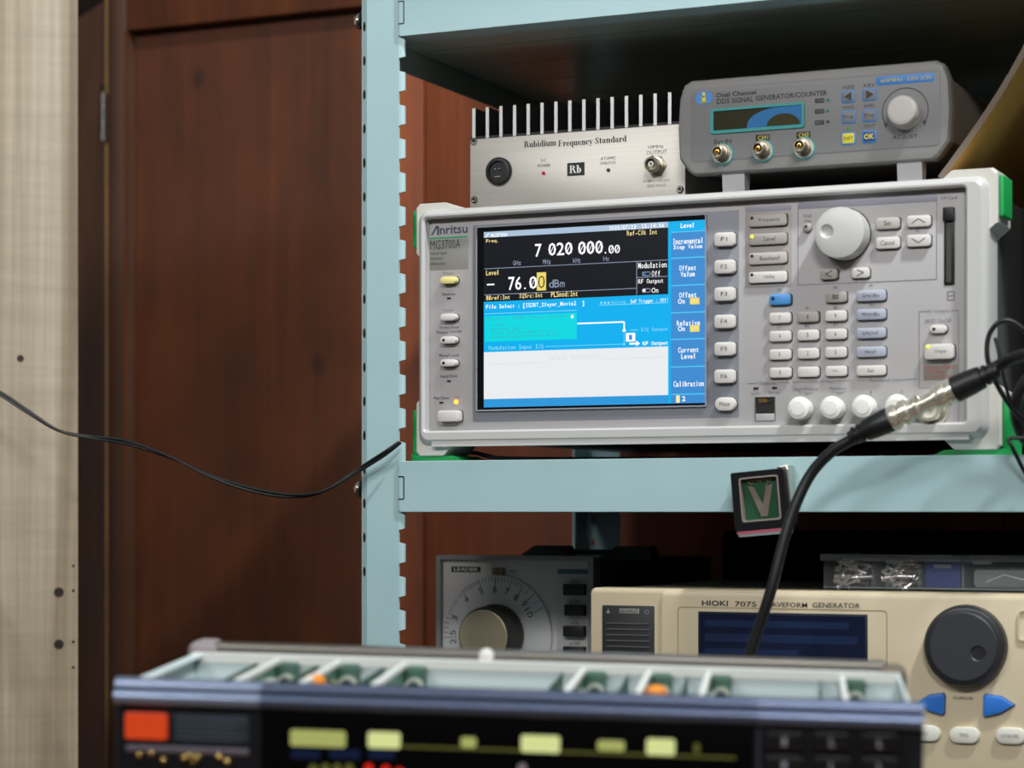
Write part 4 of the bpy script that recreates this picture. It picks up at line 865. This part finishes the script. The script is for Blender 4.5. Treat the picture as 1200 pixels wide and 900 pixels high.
ht('CURSOR', *c7(924, 721), *c7(1002, 733), INK)
q = R(1193, 715, 1240, 752, c); mb.frame(rr(*q, .003), rr(q[0]+.0012, q[1]-.0012, q[2]+.0012, q[3]-.0012, .002), c-.0012, c+.001, BEIGE2)
mb.build('front_panel', HI.o)
mb = MB(); mb.rbox(x0+.002, x1-.002, z0+.002, z1-.0015, .020, .24, mat('grey instrument case', '6E6A60', .6), r=.003); mb.build('case', HI.o)
for a in (x0+.015, x1-.03):
    for y in (.01, .21): mb = MB(); mb.rbox(a, a+.015, 0, z0+.003, y, y+.015, RUB, r=.001); mb.build('foot', HI.o)
mb = MB(); q = R(*c6(687, 365), *c6(890, 620), 0); mb.rbox(*q, -.0008, .002, mat('charcoal grille plastic', '2B2C2E', .5), r=.001, ch=.0003)
GL = mat('dark grey rib', '4A4C50', .5); zz = q[3]-.0120
while zz > q[2]+.003: mb.box(q[0]+.0035, q[1]-.0035, -.0016, -.0006, zz-.0008, zz, GL); zz -= .0040
qq = R(*c6(752, 378), *c6(830, 397), -.001); mb.rbox(*qq, -.0010, 0, GREYL, r=.0004, ch=.0001); mb.text('OUTPUT', qq[0]+.0008, qq[1]-.0008, qq[2]+.0006, qq[3]-.0006, -.0012, INKB)
p = P(*c6(862, 391), 0); mb.ring(p.x, p.z, .0016, .0011, -.001, -.0007, INKL, n=12); mb.add([(q[0]+.003, -.0010, qq[2]), (q[0]+.0062, -.0010, qq[2]), (q[0]+.0046, -.0010, qq[3])], [(0, 1, 2)], INKL)
mb.build('output_grille', HI.o)
mb = MB(); q = R(820, 720, 1015, 800, c); mb.rbox(q[0]-.001, q[1]+.001, q[2]-.001, q[3]+.001, c-.0003, c+.0002, mat('display surround', '1B1F2C', .4), r=.0006, ch=.0001)
lcd = mat('dark blue display', '141C34', .15); mb.box(q[0]+.0005, q[1]-.0005, c-.0006, c, q[2]+.0005, q[3]-.0005, lcd)
lb = mat('faint blue display rows', '1C2A4A', .2)
for k, (a, b) in enumerate(((.10, .20), (.30, .42), (.52, .60), (.68, .80))): mb.box(q[0]+.004, q[0]+(q[1]-q[0])*(.9, .95, .6, .88)[k], c-.0007, c-.0005, q[3]-(q[3]-q[2])*b, q[3]-(q[3]-q[2])*a, lb)
mb.build('display', HI.o)
p = P(1132.5, 757, c); mb = MB(); r = .0262
KB = mat('charcoal knob plastic', '25262A', .38); KB2 = mat('charcoal knob face', '2E3036', .5)
mb.lathe(p.x, p.z, [(r*1.03, c), (r*1.02, c-.004), (r, c-.007), (r*.95, c-.0085), (r*.88, c-.0090)], KB, 64)
pd = P(*c7(1020, 553), c-.01)
dished(mb, [(p.x, p.z, r*.86, c-.008), (p.x, p.z, r*.85, c-.0094), (p.x, p.z, r*.82, c-.0100)]+[(pd.x, pd.z, a, c-.01+b) for a, b in ((.0052, 0), (.0048, .0003), (.0042, .0010), (.0030, .0018), (.0016, .0022), (.0005, .0023))], KB2, 64)
kb = mb.build('jog_dial', HI.o)
BB = mat('bright blue key', '2F75CE', .3)
for pts, in (([(775, 750), (830, 715), (884, 708), (890, 720), (888, 785), (882, 793), (830, 778)],), ([(1160, 755), (1110, 722), (1048, 712), (1041, 722), (1040, 790), (1047, 800), (1110, 786)],)):
    o_ = [P(*c7(*p), c-.002) for p in pts]; A = [(p.x, p.z) for p in o_]; cx = sum(a for a, _ in A)/len(A); cz = sum(b for _, b in A)/len(A)
    sh = lambda k: [(cx+(a-cx)*k, cz+(b-cz)*k) for a, b in A]
    mb = MB(); mb.loft([[(x, c+.001, z) for x, z in sh(1)], [(x, c-.0022, z) for x, z in sh(1)], [(x, c-.0030, z) for x, z in sh(.94)], [(x, c-.0033, z) for x, z in sh(.8)]], BB)
    mb.loft([[(x, c+.0008, z) for x, z in sh(1.06)], [(x, c-.0004, z) for x, z in sh(1.06)]], INKN); mb.build('arrow_key', HI.o)
for i, (x, y) in enumerate(((812, 865), (965, 873), (1146, 876), (1326, 880))):
    key(HI, 'oval_key', *c7(x-58, y-32), *c7(x+58, y+30), mat('pale oval key', 'DCDCD2', .4) if i == 0 else D.materials['pale oval key'], ('ESC', 'TRIG', 'LOCAL/ESC', 'ENTER')[i], h=.003, r=.006, pl=c, tr=(.25, .3, .6, .4)[i], th=.22, gap=True, rim=BEIGE2)

# ================================================================ PARTS BOX AND WHAT IS IN IT
ZH = CAMZ-.0525
CL = clear('clear polystyrene', 'C9D2D2', .06, .1); CLE = clear('clear polystyrene edge', 'B4BDBD', .28, .15)
YP = 1.505; bx0 = wx(965, YP); bx1 = bx0+.205
PB = Thing('parts_box', 'flat clear plastic compartment box of small parts on top of the beige generator', 'parts box', ((bx0+bx1)/2, YP, ZH))
P = PB.P; x0, x1 = P(965, 660).x, P(965, 660).x+.205; hb_ = .0235; dp = .10
e = .0012
mb = MB(); mb.box(x0, x1, 0, dp, 0, e, CL)
for a, b, c_, d in ((x0, x1, 0, e), (x0, x1, dp-e, dp), (x0, x0+e, 0, dp), (x1-e, x1, 0, dp)): mb.box(a, b, c_, d, e, hb_-.004, CL)
divs = [P(px, 660, 0).x for px in (1022, 1077, 1128)]
for xx in divs: mb.box(xx-.0008, xx+.0008, e, dp-e, e, hb_-.005, CLE)
mb.box(x0, x1, -.0006, 0, 0, .0014, CLE); mb.build('tray', PB.o)
mb = MB(); mb.box(x0-.001, x1+.001, -.001, dp+.001, hb_-.0015, hb_, CL); mb.box(x0-.0012, x1+.0012, -.0022, -.001, hb_-.0045, hb_, CLE); mb.box(x0-.0022, x0-.001, -.001, dp, hb_-.0045, hb_, CLE)
for px in (992, 1050, 1152): xx = P(px, 660, 0).x; mb.box(xx-.006, xx+.006, -.0034, -.0022, hb_-.006, hb_-.0035, CLE)
mb.build('lid', PB.o)
FE = mat('shiny tinned ferrule', 'F2E8E2', .2, .6); fproto = None
ferr = []
for ci, (pa_, pb_) in enumerate(((967, 1020), (1025, 1075))):
    xa_, xb_ = W(pa_, 660, YP).x+.003, W(pb_, 660, YP).x-.003
    for i in range(22):
        L_ = .0095
        if fproto is None:
            mb = MB(); mb.M = Matrix.Rotation(rad(90), 4, 'Z'); mb.lathe(0, 0, [(.0013, -.0062), (.0013, .0038), (.0021, .0048), (.0021, .0062)], FE, 10)
            o = mb.build('metal_ferrule'); fproto = o
        else: o = fproto.copy(); COL.objects.link(o)
        lay = i//6; yy = YP+.006+random.random()*.018
        o.location = (random.uniform(xa_+.004, xb_-.004), yy, ZH+.0012+.0020+lay*.0042+random.random()*.001)
        o.rotation_euler = (0, rad(random.uniform(-22, 22) if i % 4 else random.choice((-38, 38))), rad(random.uniform(-40, 40)+(180 if i % 3 == 0 else 0)))
        tag(o, ('small shiny metal ferrule in the left compartment of the clear parts box', 'small shiny metal ferrule in the second compartment of the clear parts box')[ci], 'ferrule', ('loose ferrules in the left box compartment', 'loose ferrules in the second box compartment')[ci])
# blue plastic block in the third compartment
xa_, xb_ = W(1083, 660, YP).x, W(1124, 660, YP).x; mb = MB(); cxb = (xa_+xb_)/2
mb.rbox(xa_-cxb, xb_-cxb, 0, .0205, 0, .03, mat('deep blue plastic', '20307E', .4), r=.0008); mb.rbox(-.0062, .0060, .0130, .0158, -.0004, .001, mat('pale slot label', '7F8399', .5), r=.0005, ch=.0001)
o = mb.build('blue_block'); o.location = (cxb, YP+.0030, ZH+.0013); tag(o, 'deep blue plastic block standing in the clear parts box', 'plastic block')
xa_, xb_ = W(1132, 660, YP).x+.004, W(1132, 660, YP).x+.060; mb = MB(); cxb = (xa_+xb_)/2
mb.rbox(xa_-cxb, xb_-cxb, 0, .013, 0, .04, clear('milky bag film', 'C6CCCC', .35, .3), r=.003, ch=.002); mb.tube([(-.02, .004, .004), (-.008, .003, .009), (.004, .004, .006), (.02, .003, .010)], .0006, WCAP)
o = mb.build('small_plastic_bag'); o.location = (cxb, YP+.004, ZH+.0013); tag(o, 'crumpled clear plastic bag at the right end of the parts box', 'bag')

# ================================================================ BLACK CASES IN THE DARK OF THE RACK
mb = MB(); xa_, xb_ = wx(846, 1.72), -.03
mb.rbox(-(xb_-xa_)/2, (xb_-xa_)/2, 0, .172, 0, .10, mat('matt black case', '060606', .9, spec=.1), r=.004, ch=.002); mb.box(-(xb_-xa_)/2+.004, (xb_-xa_)/2-.004, -.0008, 0, .120, .1212, RUB)
o = mb.build('black_case'); o.location = ((xa_+xb_)/2, 1.72, ZL); tag(o, 'matt black case standing behind the beige generator under the middle shelf', 'case')
mb = MB(); xa_ = W(1180, 400, 1.50).x+.014
mb.rbox(0, .17, 0, .235, 0, .20, mat('dark grey adapter plastic', '1A1A1C', .5), r=.006, ch=.003); mb.rbox(.02, .15, .03, .2, -.001, .001, RUB, r=.002, ch=.0003)
o = mb.build('black_equipment_box'); o.location = (xa_, 1.525, ZS); tag(o, 'dark box standing right of the large generator on the shelf', 'box')

# ================================================================ CABLES
CY = 1.385
def wpts(l): return [W(a, b, c_) for a, b, c_ in l]
# connector pair hanging in front of the generator
bn = Thing('coaxial_cable', 'thick black coaxial cable with a silver connector pair hanging in front of the generator', 'cable', W(1080, 476, CY))
og = bn.M.translation
def ctube(name, l, r, m, k=8, n=12, parent=None, raw=False):
    pts = [p-og for p in (l if raw else wpts(l))]; s = cm(pts, k) if len(pts) > 2 else pts
    if isinstance(r, (list, tuple)) and len(r) != len(s):
        rs = [r[min(int(i/(len(s)-1)*(len(r)-1)), len(r)-2)]*(1-(i/(len(s)-1)*(len(r)-1)) % 1)+r[min(int(i/(len(s)-1)*(len(r)-1))+1, len(r)-1)]*((i/(len(s)-1)*(len(r)-1)) % 1) for i in range(len(s))]
    else: rs = r
    mb = MB(); mb.tube(s, rs, m, n); return mb.build(name, parent or bn.o)
ctube('cable', [(1000, 514, CY), (975, 529, CY), (950, 556, CY), (931, 595, CY-.004), (918, 636, CY-.008), (904, 690, CY-.012), (888, 740, CY-.012), (872, 790, CY-.012), (864, 840, CY-.010), (868, 900, CY), (880, 990, CY+.01)], .0036, RUB)
A_, B_ = W(1042, 492, CY), W(1118, 457, CY); ax_ = (B_-A_).normalized()
def along(t): return A_+(B_-A_)*t
def cyl_al(name, segs, m, n=28):
    mb = MB(); pts = []; rs = []
    for t, r in segs: pts.append(along(t)-og); rs.append(r)
    mb.tube(pts, rs, m, n); return mb.build(name, bn.o)
cyl_al('boot', [(-.62, .0042), (-.56, .0044), (-.555, .0056), (-.51, .0058), (-.505, .0046), (-.47, .0046), (-.465, .0060), (-.42, .0062), (-.415, .0050), (-.38, .0052), (-.375, .0066), (-.25, .0074), (0, .0080), (.02, .0076)], RUB)
cyl_al('boot', [(1.0, .0078), (1.02, .0084), (1.25, .0080), (1.42, .0072), (1.425, .0054), (1.46, .0052), (1.465, .0066), (1.51, .0064), (1.515, .0048), (1.55, .0048), (1.555, .0060), (1.60, .0058), (1.605, .0044), (1.66, .0042)], RUB)
cyl_al('plug', [(.01, .0062), (.03, .0078), (.10, .0082), (.14, .0078), (.15, .0066), (.20, .0066), (.21, .0082), (.30, .0080), (.31, .0064), (.36, .0064)], NICK, 20)
cyl_al('adapter', [(.35, .0058), (.40, .0058), (.41, .0070), (.45, .0070), (.46, .0052), (.70, .0052), (.71, .0072), (.76, .0072), (.77, .0060)], NICK, 20)
cyl_al('plug', [(.74, .0066), (.80, .0068), (.81, .0084), (.88, .0084), (.89, .0070), (.93, .0068), (.94, .0082), (1.0, .0078), (1.02, .0070)], NICK, 20)
mb = MB(); sd = ax_.cross(Vector((0, 1, 0))).normalized()
for t, s in ((.5, 1), (.26, -1)):
    p = along(t)-og; mb.tube([p+sd*.004*s+Vector((0, -.004, 0)), p+sd*.006*s+Vector((0, -.0062, 0))], .0012, NICK, 10)
mb.build('bayonet_pin', bn.o)
ctube('cable', [(1155, 437, CY), (1175, 426, CY), (1200, 416, CY-.01), (1240, 412, CY-.03), (1300, 430, CY-.03)], .0039, RUB)
# thin loops of cable at the right
def loose(name, label, l, r, m=RUB, group=None, cat='cable'):
    pts = wpts(l); o0 = pts[0].copy(); mb = MB(); mb.tube(cm([p-o0 for p in pts], 10), r, m, 10); o = mb.build(name); o.location = o0; tag(o, label, cat, group); return o
loose('thin_cable', 'thin black cable looping up beside the green corner at the right edge', [(1250, 470, 1.42), (1215, 405, 1.41), (1190, 379, 1.405), (1172, 377, 1.402), (1159, 393, 1.402), (1157, 418, 1.402), (1165, 444, 1.405), (1180, 470, 1.41), (1195, 488, 1.42), (1225, 510, 1.43)], .0016)
loose('thin_cable', 'slim grey-black wire hanging straight behind the looping cable at the right', [(1166, 396, 1.418), (1172, 420, 1.418), (1177, 447, 1.42), (1188, 480, 1.425), (1208, 520, 1.43)], .0011, DKSTEEL)
loose('thin_cable', 'thin black cable end curling past the lower right green bumper', [(1235, 512, 1.42), (1200, 513, 1.42), (1183, 514, 1.42), (1186, 524, 1.42), (1193, 538, 1.425), (1202, 556, 1.43)], .0013)
loose('power_cable', 'coiled black power cable at the right edge beside the generator', [(1260, 462, 1.43), (1225, 440, 1.43), (1204, 446, 1.43), (1192, 470, 1.432), (1196, 502, 1.433), (1215, 524, 1.434), (1260, 530, 1.435)], .0045)
loose('flat_cable', 'black cable lying on the shelf under the large generator', [(1085, 539, 1.52), (1000, 538, 1.51), (800, 538, 1.49), (640, 538, 1.475), (588, 537, 1.47), (570, 534, 1.47), (558, 531, 1.48), (548, 531, 1.51), (540, 533, 1.54)], .0016)
# twin-core wire running from the left board to the post
l1 = [(-40, 440, 1.40), (0, 461, 1.405), (35, 484, 1.41), (70, 505, 1.415), (110, 513, 1.42), (150, 519, 1.42), (200, 536, 1.42), (250, 559, 1.42), (300, 575, 1.42), (345, 581, 1.42), (380, 575, 1.42), (420, 551, 1.428), (450, 532, 1.426), (469, 518, 1.430)]
pts = wpts(l1); o0 = pts[0].copy(); mb = MB()
sp = cm([p-o0 for p in pts], 8)
for ph in (0, math.pi):
    mb.tube([p+Vector((0, math.cos(i*.12+ph)*.0011, math.sin(i*.12+ph)*.0011)) for i, p in enumerate(sp)], .00115, RUB, 8)
o = mb.build('twin_wire'); o.location = o0; tag(o, 'thin black twin-core wire sagging from the oak board to the teal upright', 'wire')

# ================================================================ SMALL FRAMED CIRCUIT BADGE STUCK ON THE BEAM
pc = W(892, 586, 1.425)
BD = Thing('circuit_badge', 'small black-framed green circuit badge with a silver V clipped to the shelf beam', 'badge', Matrix.Translation(pc) @ Matrix.Rotation(rad(-5), 4, 'Y'))
BD.o.matrix_world = BD.M
hw, hh_ = .0185, .0195
mb = MB(); O_ = rr(-hw, hw, -hh_, hh_, .0012); I_ = rr(-hw+.0054, hw-.0044, -hh_+.0056, hh_-.0038, .002); mb.frame(O_, I_, -.004, .008, mat('glossy black frame', '17171B', .2)); mb.build('frame', BD.o)
mb = MB(); mb.frame(I_, rr(-hw+.0064, hw-.0054, -hh_+.0067, hh_-.0048, .0012), -.0042, .004, mat('worn silver edge', 'A89A92', .4, .6)); mb.build('inner_rim', BD.o)
mb = MB(); mb.box(-hw+.0058, hw-.0048, .001, .004, -hh_+.006, hh_-.0042, mat('green circuit board', '1F4A32', .3)); 
SV = mat('tinned metal', 'C4B3A8', .25, .8, noise=.3, nscale=300)
bt, bb_ = hh_-.0095, -hh_+.0085
mb.prism([(-.0086, bt), (-.0046, bt-.001), (.0010, bb_+.0075), (.0040, bt), (.0086, bt-.0005), (.0034, bb_), (-.0008, bb_)], .0002, .0012, SV)
for i in range(16): xx, zz = random.uniform(-.0085, .0085), bt+random.uniform(-.001, .003); mb.box(xx-.0005, xx+.0004, .0002, .0012, zz-.0004, zz+.0004, SV)
mb.box(-.0088, .0088, .0006, .0012, bt+.0030, bt+.0034, GOLD); mb.build('circuit_board', BD.o)
mb = MB(); mb.rbox(-hw+.001, hw-.0005, -hh_-.0020, -hh_, -.0035, .008, mat('pink acrylic layer', 'C86A78', .25), r=.0003, ch=.0001); mb.rbox(-hw+.0018, hw-.001, -hh_-.0038, -hh_-.0020, -.003, .008, mat('grey acrylic layer', '9AA5A6', .25), r=.0003, ch=.0001); mb.build('base_layer', BD.o)
mb = MB(); mb.rbox(hw-.0003, hw+.0022, -hh_+.002, hh_+.0005, -.001, .0105, STEEL, r=.001, ch=.0005); mb.rbox(hw-.006, hw+.002, hh_-.0002, hh_+.0018, .001, .0115, STEEL, r=.0006, ch=.0003); mb.build('clip', BD.o)

# ================================================================ NEAR INSTRUMENT WITH OPEN TOP (foreground)
def vdir(px, py): return ray(px, py).normalized()
yd = vdir(933, 462); xd = -(FWD+RGT*(-21240/FPX)+UP*(455/FPX)).normalized(); xd = (xd-yd*xd.dot(yd)).normalized(); zd = xd.cross(yd)
DF = 1.08; HF = .135
p0 = CAM+ray(610, 812)*DF
R3 = Matrix((xd, yd, zd)).transposed(); loc = p0-R3 @ Vector((0, 0, HF))
NI = Thing('bench_instrument', 'dark-fronted bench instrument with open top showing green circuit cards, nearest the camera', 'test instrument', Matrix.Translation(loc) @ R3.to_4x4())
P = NI.P; R = NI.R
x0, x1 = P(135, 850).x, P(1083, 860).x; dep = P(640, 777, HF-.0, 2).y
TF = P(1080, 835).z; DB = mat('dark blue-black panel', '15161B', .35); TR = mat('blue grey metal trim', '545F78', .32, .6)
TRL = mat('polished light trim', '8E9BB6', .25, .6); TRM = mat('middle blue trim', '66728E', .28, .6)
mb = MB(); mb.rbox(x0, x1, .004, HF-.010, 0, .012, DB, r=.004, ch=.002)
a, b = P(306, 860).x, P(884, 860).x
mb.rbox(a, b, .02, HF-.0115, -.0006, .004, mat('gloss display window', '060608', .12), r=.001, ch=.0003)
mb.rbox(P(148, 870).x, P(292, 870).x, P(220, 882).z, P(220, 875.5).z, -.0012, .002, mat('grey metal strip', '8C8894', .35, .6), r=.0006, ch=.0003)
mb.rbox(P(203, 870).x, P(292, 870).x, P(250, 870).z, P(250, 838).z, -.0008, .002, mat('slate label', '27303A', .5), r=.001, ch=.0003)
GRL = mat('slate lines', '465260', .5)
for k in range(5): y = 842+6*k; q = R(207, y, 288-7*(k % 3), y+2, -.0010); mb.box(q[0], q[1], -.0010, 0, q[2], q[3], GRL)
mb.box(P(888, 870).x, P(889.5, 870).x, -.0007, 0, .02, HF-.012, GRL)
mb.build('front_panel', NI.o)
mb = MB()
for zc, yy, r in ((HF-.0026, .0015, .0042), (HF-.0078, -.0012, .0038)):
    mb.tube([(x0+.001, yy, zc), (x1-.001, yy, zc)], r, TR, 16)
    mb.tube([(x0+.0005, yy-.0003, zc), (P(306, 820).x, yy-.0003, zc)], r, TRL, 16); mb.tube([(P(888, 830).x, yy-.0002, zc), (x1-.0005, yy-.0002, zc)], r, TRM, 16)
mb.box(x0+.001, x1-.001, .0005, .012, HF-.011, HF, DB); mb.build('top_trim', NI.o)
mb = MB(); q = R(147, 835.5, 195.5, 866, -.001); mb.rbox(*q, -.0022, .001, glow('red label with added glow', 'E24A20', .8), r=.0012, ch=.0004); mb.build('red_badge', NI.o)  # plain red label; its emission stands in for light falling on it
YGR = glow('yellow-green lit legend', 'DDE59A', .95); YGD = glow('dim yellow-green line', '6E7034', .6); YG2 = glow('soft yellow-green legend', 'B9BF6E', .8)
for a, t, b, u, m in ((339, 855, 406, 876, YG2), (430, 857, 470, 878, YGR), (539, 863, 559, 877, YG2), (609.5, 861, 657, 883, YGR), (699, 867, 733, 881, YG2), (756.5, 865, 792, 886, YGR), (812, 870, 821, 884, YGD)):
    q = R(a+1, t+1, b-1, u-1, -.001); mb = MB(); mb.rbox(*q, -.0012, 0, m, r=.0014, ch=.0002); mb.build('lit_legend', NI.o)
mb = MB(); pz = lambda x, y: P(x, y, -.0008)
p, q = pz(470, 877), pz(862, 885); mb.box(p.x, q.x, -.0009, -.0005, (p.z+q.z)/2-.0008, (p.z+q.z)/2+.0004, YGD); mb.build('lit_line', NI.o)
BL = glow('dim blue segments', '12264E', .45); REDL = glow('red lit dot', 'E02818', .9)
for a, b in ((341, 375), (386, 422), (432, 462)): q = R(a, 879, b, 889, -.001); mb = MB(); mb.rbox(*q, -.0010, 0, BL, r=.0005, ch=.0001); mb.build('blue_segment', NI.o)
for x, y, m in ((367, 901, YGD), (381, 900, YGD), (395, 900, YGD), (409, 900, YGD), (432, 900, REDL), (452, 902, REDL), (468, 905, REDL), (612, 900, mat('pale mark', '9A8E9A', .5))):
    p = P(x, y, -.001); mb = MB(); mb.lathe(p.x, p.z, [(.0022, 0), (.0022, -.0010)], m, 14); mb.build('lit_dot', NI.o)
WM = mat('white key mark', '8E929E', .5)
for j, yy in enumerate((868, 896)):
    for i, x in enumerate((919, 975, 1031)):
        q = R(x-22, yy-10+i, x+22, yy+12+i, -.004); mb = MB(); mb.rbox(*q, -.004, .001, mat('black key', '101013', .4) if (i, j) == (0, 0) else D.materials['black key'], r=.0015, ch=.0006); mb.text('1' if i == 0 else 'L', (q[0]+q[1])/2-.0010, (q[0]+q[1])/2+.0010, (q[2]+q[3])/2-.0020, (q[2]+q[3])/2+.0020, -.0042, WM, .05); mb.build('key', NI.o)
GM = mat('brass socket', 'B79A62', .25, 1)
for x, y in ((163, 885), (177, 884), (191, 891), (215, 889), (226, 893), (222, 885), (232, 888), (256, 887), (266, 893)):
    p = P(x, y, 0); mb = MB(); mb.lathe(p.x, p.z, [(.0018, 0), (.0017, -.002), (.0012, -.0026)], GM, 14); mb.build('brass_pin', NI.o)
# open chassis
INN = mat('pale zinc chassis', 'D3E2E4', .4); INL = mat('chassis flange white', 'E2E4E0', .3)
mb = MB(); mb.box(x0+.006, x1-.006, .008, dep, 0.004, .008, INN)
mb.box(x0+.006, x1-.006, dep-.0015, dep, .004, HF-.001, INN); mb.box(x0+.006, x1-.006, dep-.0022, dep+.0055, HF-.0050, HF, INL)
xs_l = P(262, 785, HF, 2).x; xs_r = P(1050, 815, HF, 2).x
mb.box(x0+.006, x0+.0075, .010, dep, .004, HF-.001, INN); mb.box(x0+.006, x0+.012, .010, dep, HF-.0020, HF-.0008, INN)
mb.box(x1-.0075, x1-.006, .010, dep, .004, HF-.001, INN)
mb.build('chassis', NI.o)
# rear extrusion
mb = MB(); ya = dep+.006; LX, RX = P(312, 752, HF+.004, 2).x*0+x0+.002, x1-.002
zz = HF+.0045
mb.rbox(LX+.010, RX-.010, HF-.02, zz, ya, ya+.012, mat('satin grey extrusion', '6F6C66', .35, .6), r=.003, ch=.002)
mb.rbox(LX, LX+.016, HF-.03, zz+.001, ya-.004, ya+.016, mat('pinkish grey corner casting', '8E8588', .5), r=.005, ch=.003); mb.rbox(RX-.016, RX, HF-.03, zz-.002, ya-.004, ya+.016, mat('brown grey corner casting', '6A5F54', .5), r=.005, ch=.003)
mb.build('rear_rail', NI.o)
pr = P(570, 752, ya-.001, 1); mb = MB(); mb.lathe(pr.x, zz-.0022, [(.0040, ya+.001), (.0040, ya-.002), (.0028, ya-.003), (.001, ya-.0034)], mat('white rail screw', 'DAD8D2', .3), 20); mb.build('rail_screw', NI.o)
PCB = mat('green circuit card', '5A8674', .5, noise=.35, nscale=180); PCBD = mat('dark circuit card', '46685A', .5, noise=.3, nscale=150); BR = mat('white card rail', 'E4E6E2', .35)
ORG = mat('orange capacitor', 'F09018', .4); CHIP = mat('pale component', 'B9BDB2', .45); TANC = mat('tan component', '9C8B62', .45)
cards = [((246, 811), (322, 772), 0), ((328, 811), (396, 774), 1), ((416, 812), (476, 776), 2), ((654, 820), (682, 784), 0), ((741, 821), (760, 786), 1), ((819, 822), (830, 787), 0), ((1003, 824), (994, 788), 3)]
for k, (fa, fb, kind) in enumerate(cards):
    xc = P(*fa, HF-.001, 2).x; xq = P(*fb, HF-.001, 2).x; xc = (xc+xq)/2
    if kind == 3: xc -= .004
    mb = MB(); mb.box(xc-.0008, xc+.0008, .018, dep-.004, .02, HF-.005, PCB); mb.box(xc-.0115, xc-.0105, .018, dep-.004, .02, HF-.004, PCBD)
    card = mb.build('circuit_card', NI.o)
    mb = MB(); mb.rbox(xc-.0015, xc+.0015, HF-.005, HF-.0012, .014, dep-.004, BR, r=.001, ch=.0004); mb.build('card_rail', card)
    mb = MB(); rng = random.Random(k)
    for i in range(22):
        yy = rng.uniform(.03, dep-.03); zz_ = HF-.007-rng.random()*.02; s = rng.uniform(.002, .005)
        mb.rbox(xc+.0008, xc+.0008+s, zz_-s, zz_, yy, yy+s*1.6, rng.choice((CHIP, CHIP, TANC, INL, PCBD)), r=.0006, ch=.0003)
    mb.rbox(xc+.0015, xc+.0125, HF-.026, HF-.003, dep-.012, dep-.003, PCBD, r=.002, ch=.001); mb.ring(xc+.007, HF-.014, .0055, .0035, dep-.0145, dep-.012, CHIP, 20, 200, 16)
    mb.build('components', card)
    if kind == 1:
        pcx = P(*((366, 801) if k == 1 else (768, 814)), HF-.005, 2)
        mb = MB(); mb.M = Matrix.Translation((pcx.x, pcx.y+.006, HF-.006)) @ Matrix.Rotation(rad(90), 4, 'X')
        mb.lathe(0, 0, [(.003, -.02), (.0048, -.018), (.0058, -.008), (.0058, .001), (.0045, .004), (.001, .0050)], ORG, 20); mb.build('orange_capacitor', card)
# rubber feet reach down to the bench
tz = min((NI.M @ Vector((x, y, 0))).z for x in (x0, x1) for y in (0, dep))-.012
for x in (x0+.02, x1-.02):
    for y in (.02, dep-.02):
        pw = NI.M @ Vector((x, y, .006)); pe = NI.I @ Vector((pw.x, pw.y, tz+.0012)); mb = MB(); mb.tube([(x, y, .006), tuple(pe)], [.010, .012], RUB, 16); mb.build('foot', NI.o)
# workbench under it
cxy = NI.M @ Vector(((x0+x1)/2, dep*.5, 0)); bench = Thing('workbench', 'wooden workbench standing in front of the rack under the nearest instrument', 'bench', Matrix.Translation((cxy.x, cxy.y, 0)) @ Matrix.Rotation(math.atan2(xd.y, xd.x), 4, 'Z'))
BW = wood('bench plywood', '6B4A2C', '7C5836', '8C6640', (4, 20, 4), .5, False)
mb = MB(); mb.box(-.30, .30, -.26, .172, tz-.025, tz, BW); mb.build('bench_top', bench.o)
for x in (-.28, .28):
    for y in (-.24, .150): mb = MB(); mb.rbox(x-.018, x+.018, 0, tz-.025, y-.018, y+.018, BW, r=.003); mb.build('leg', bench.o)
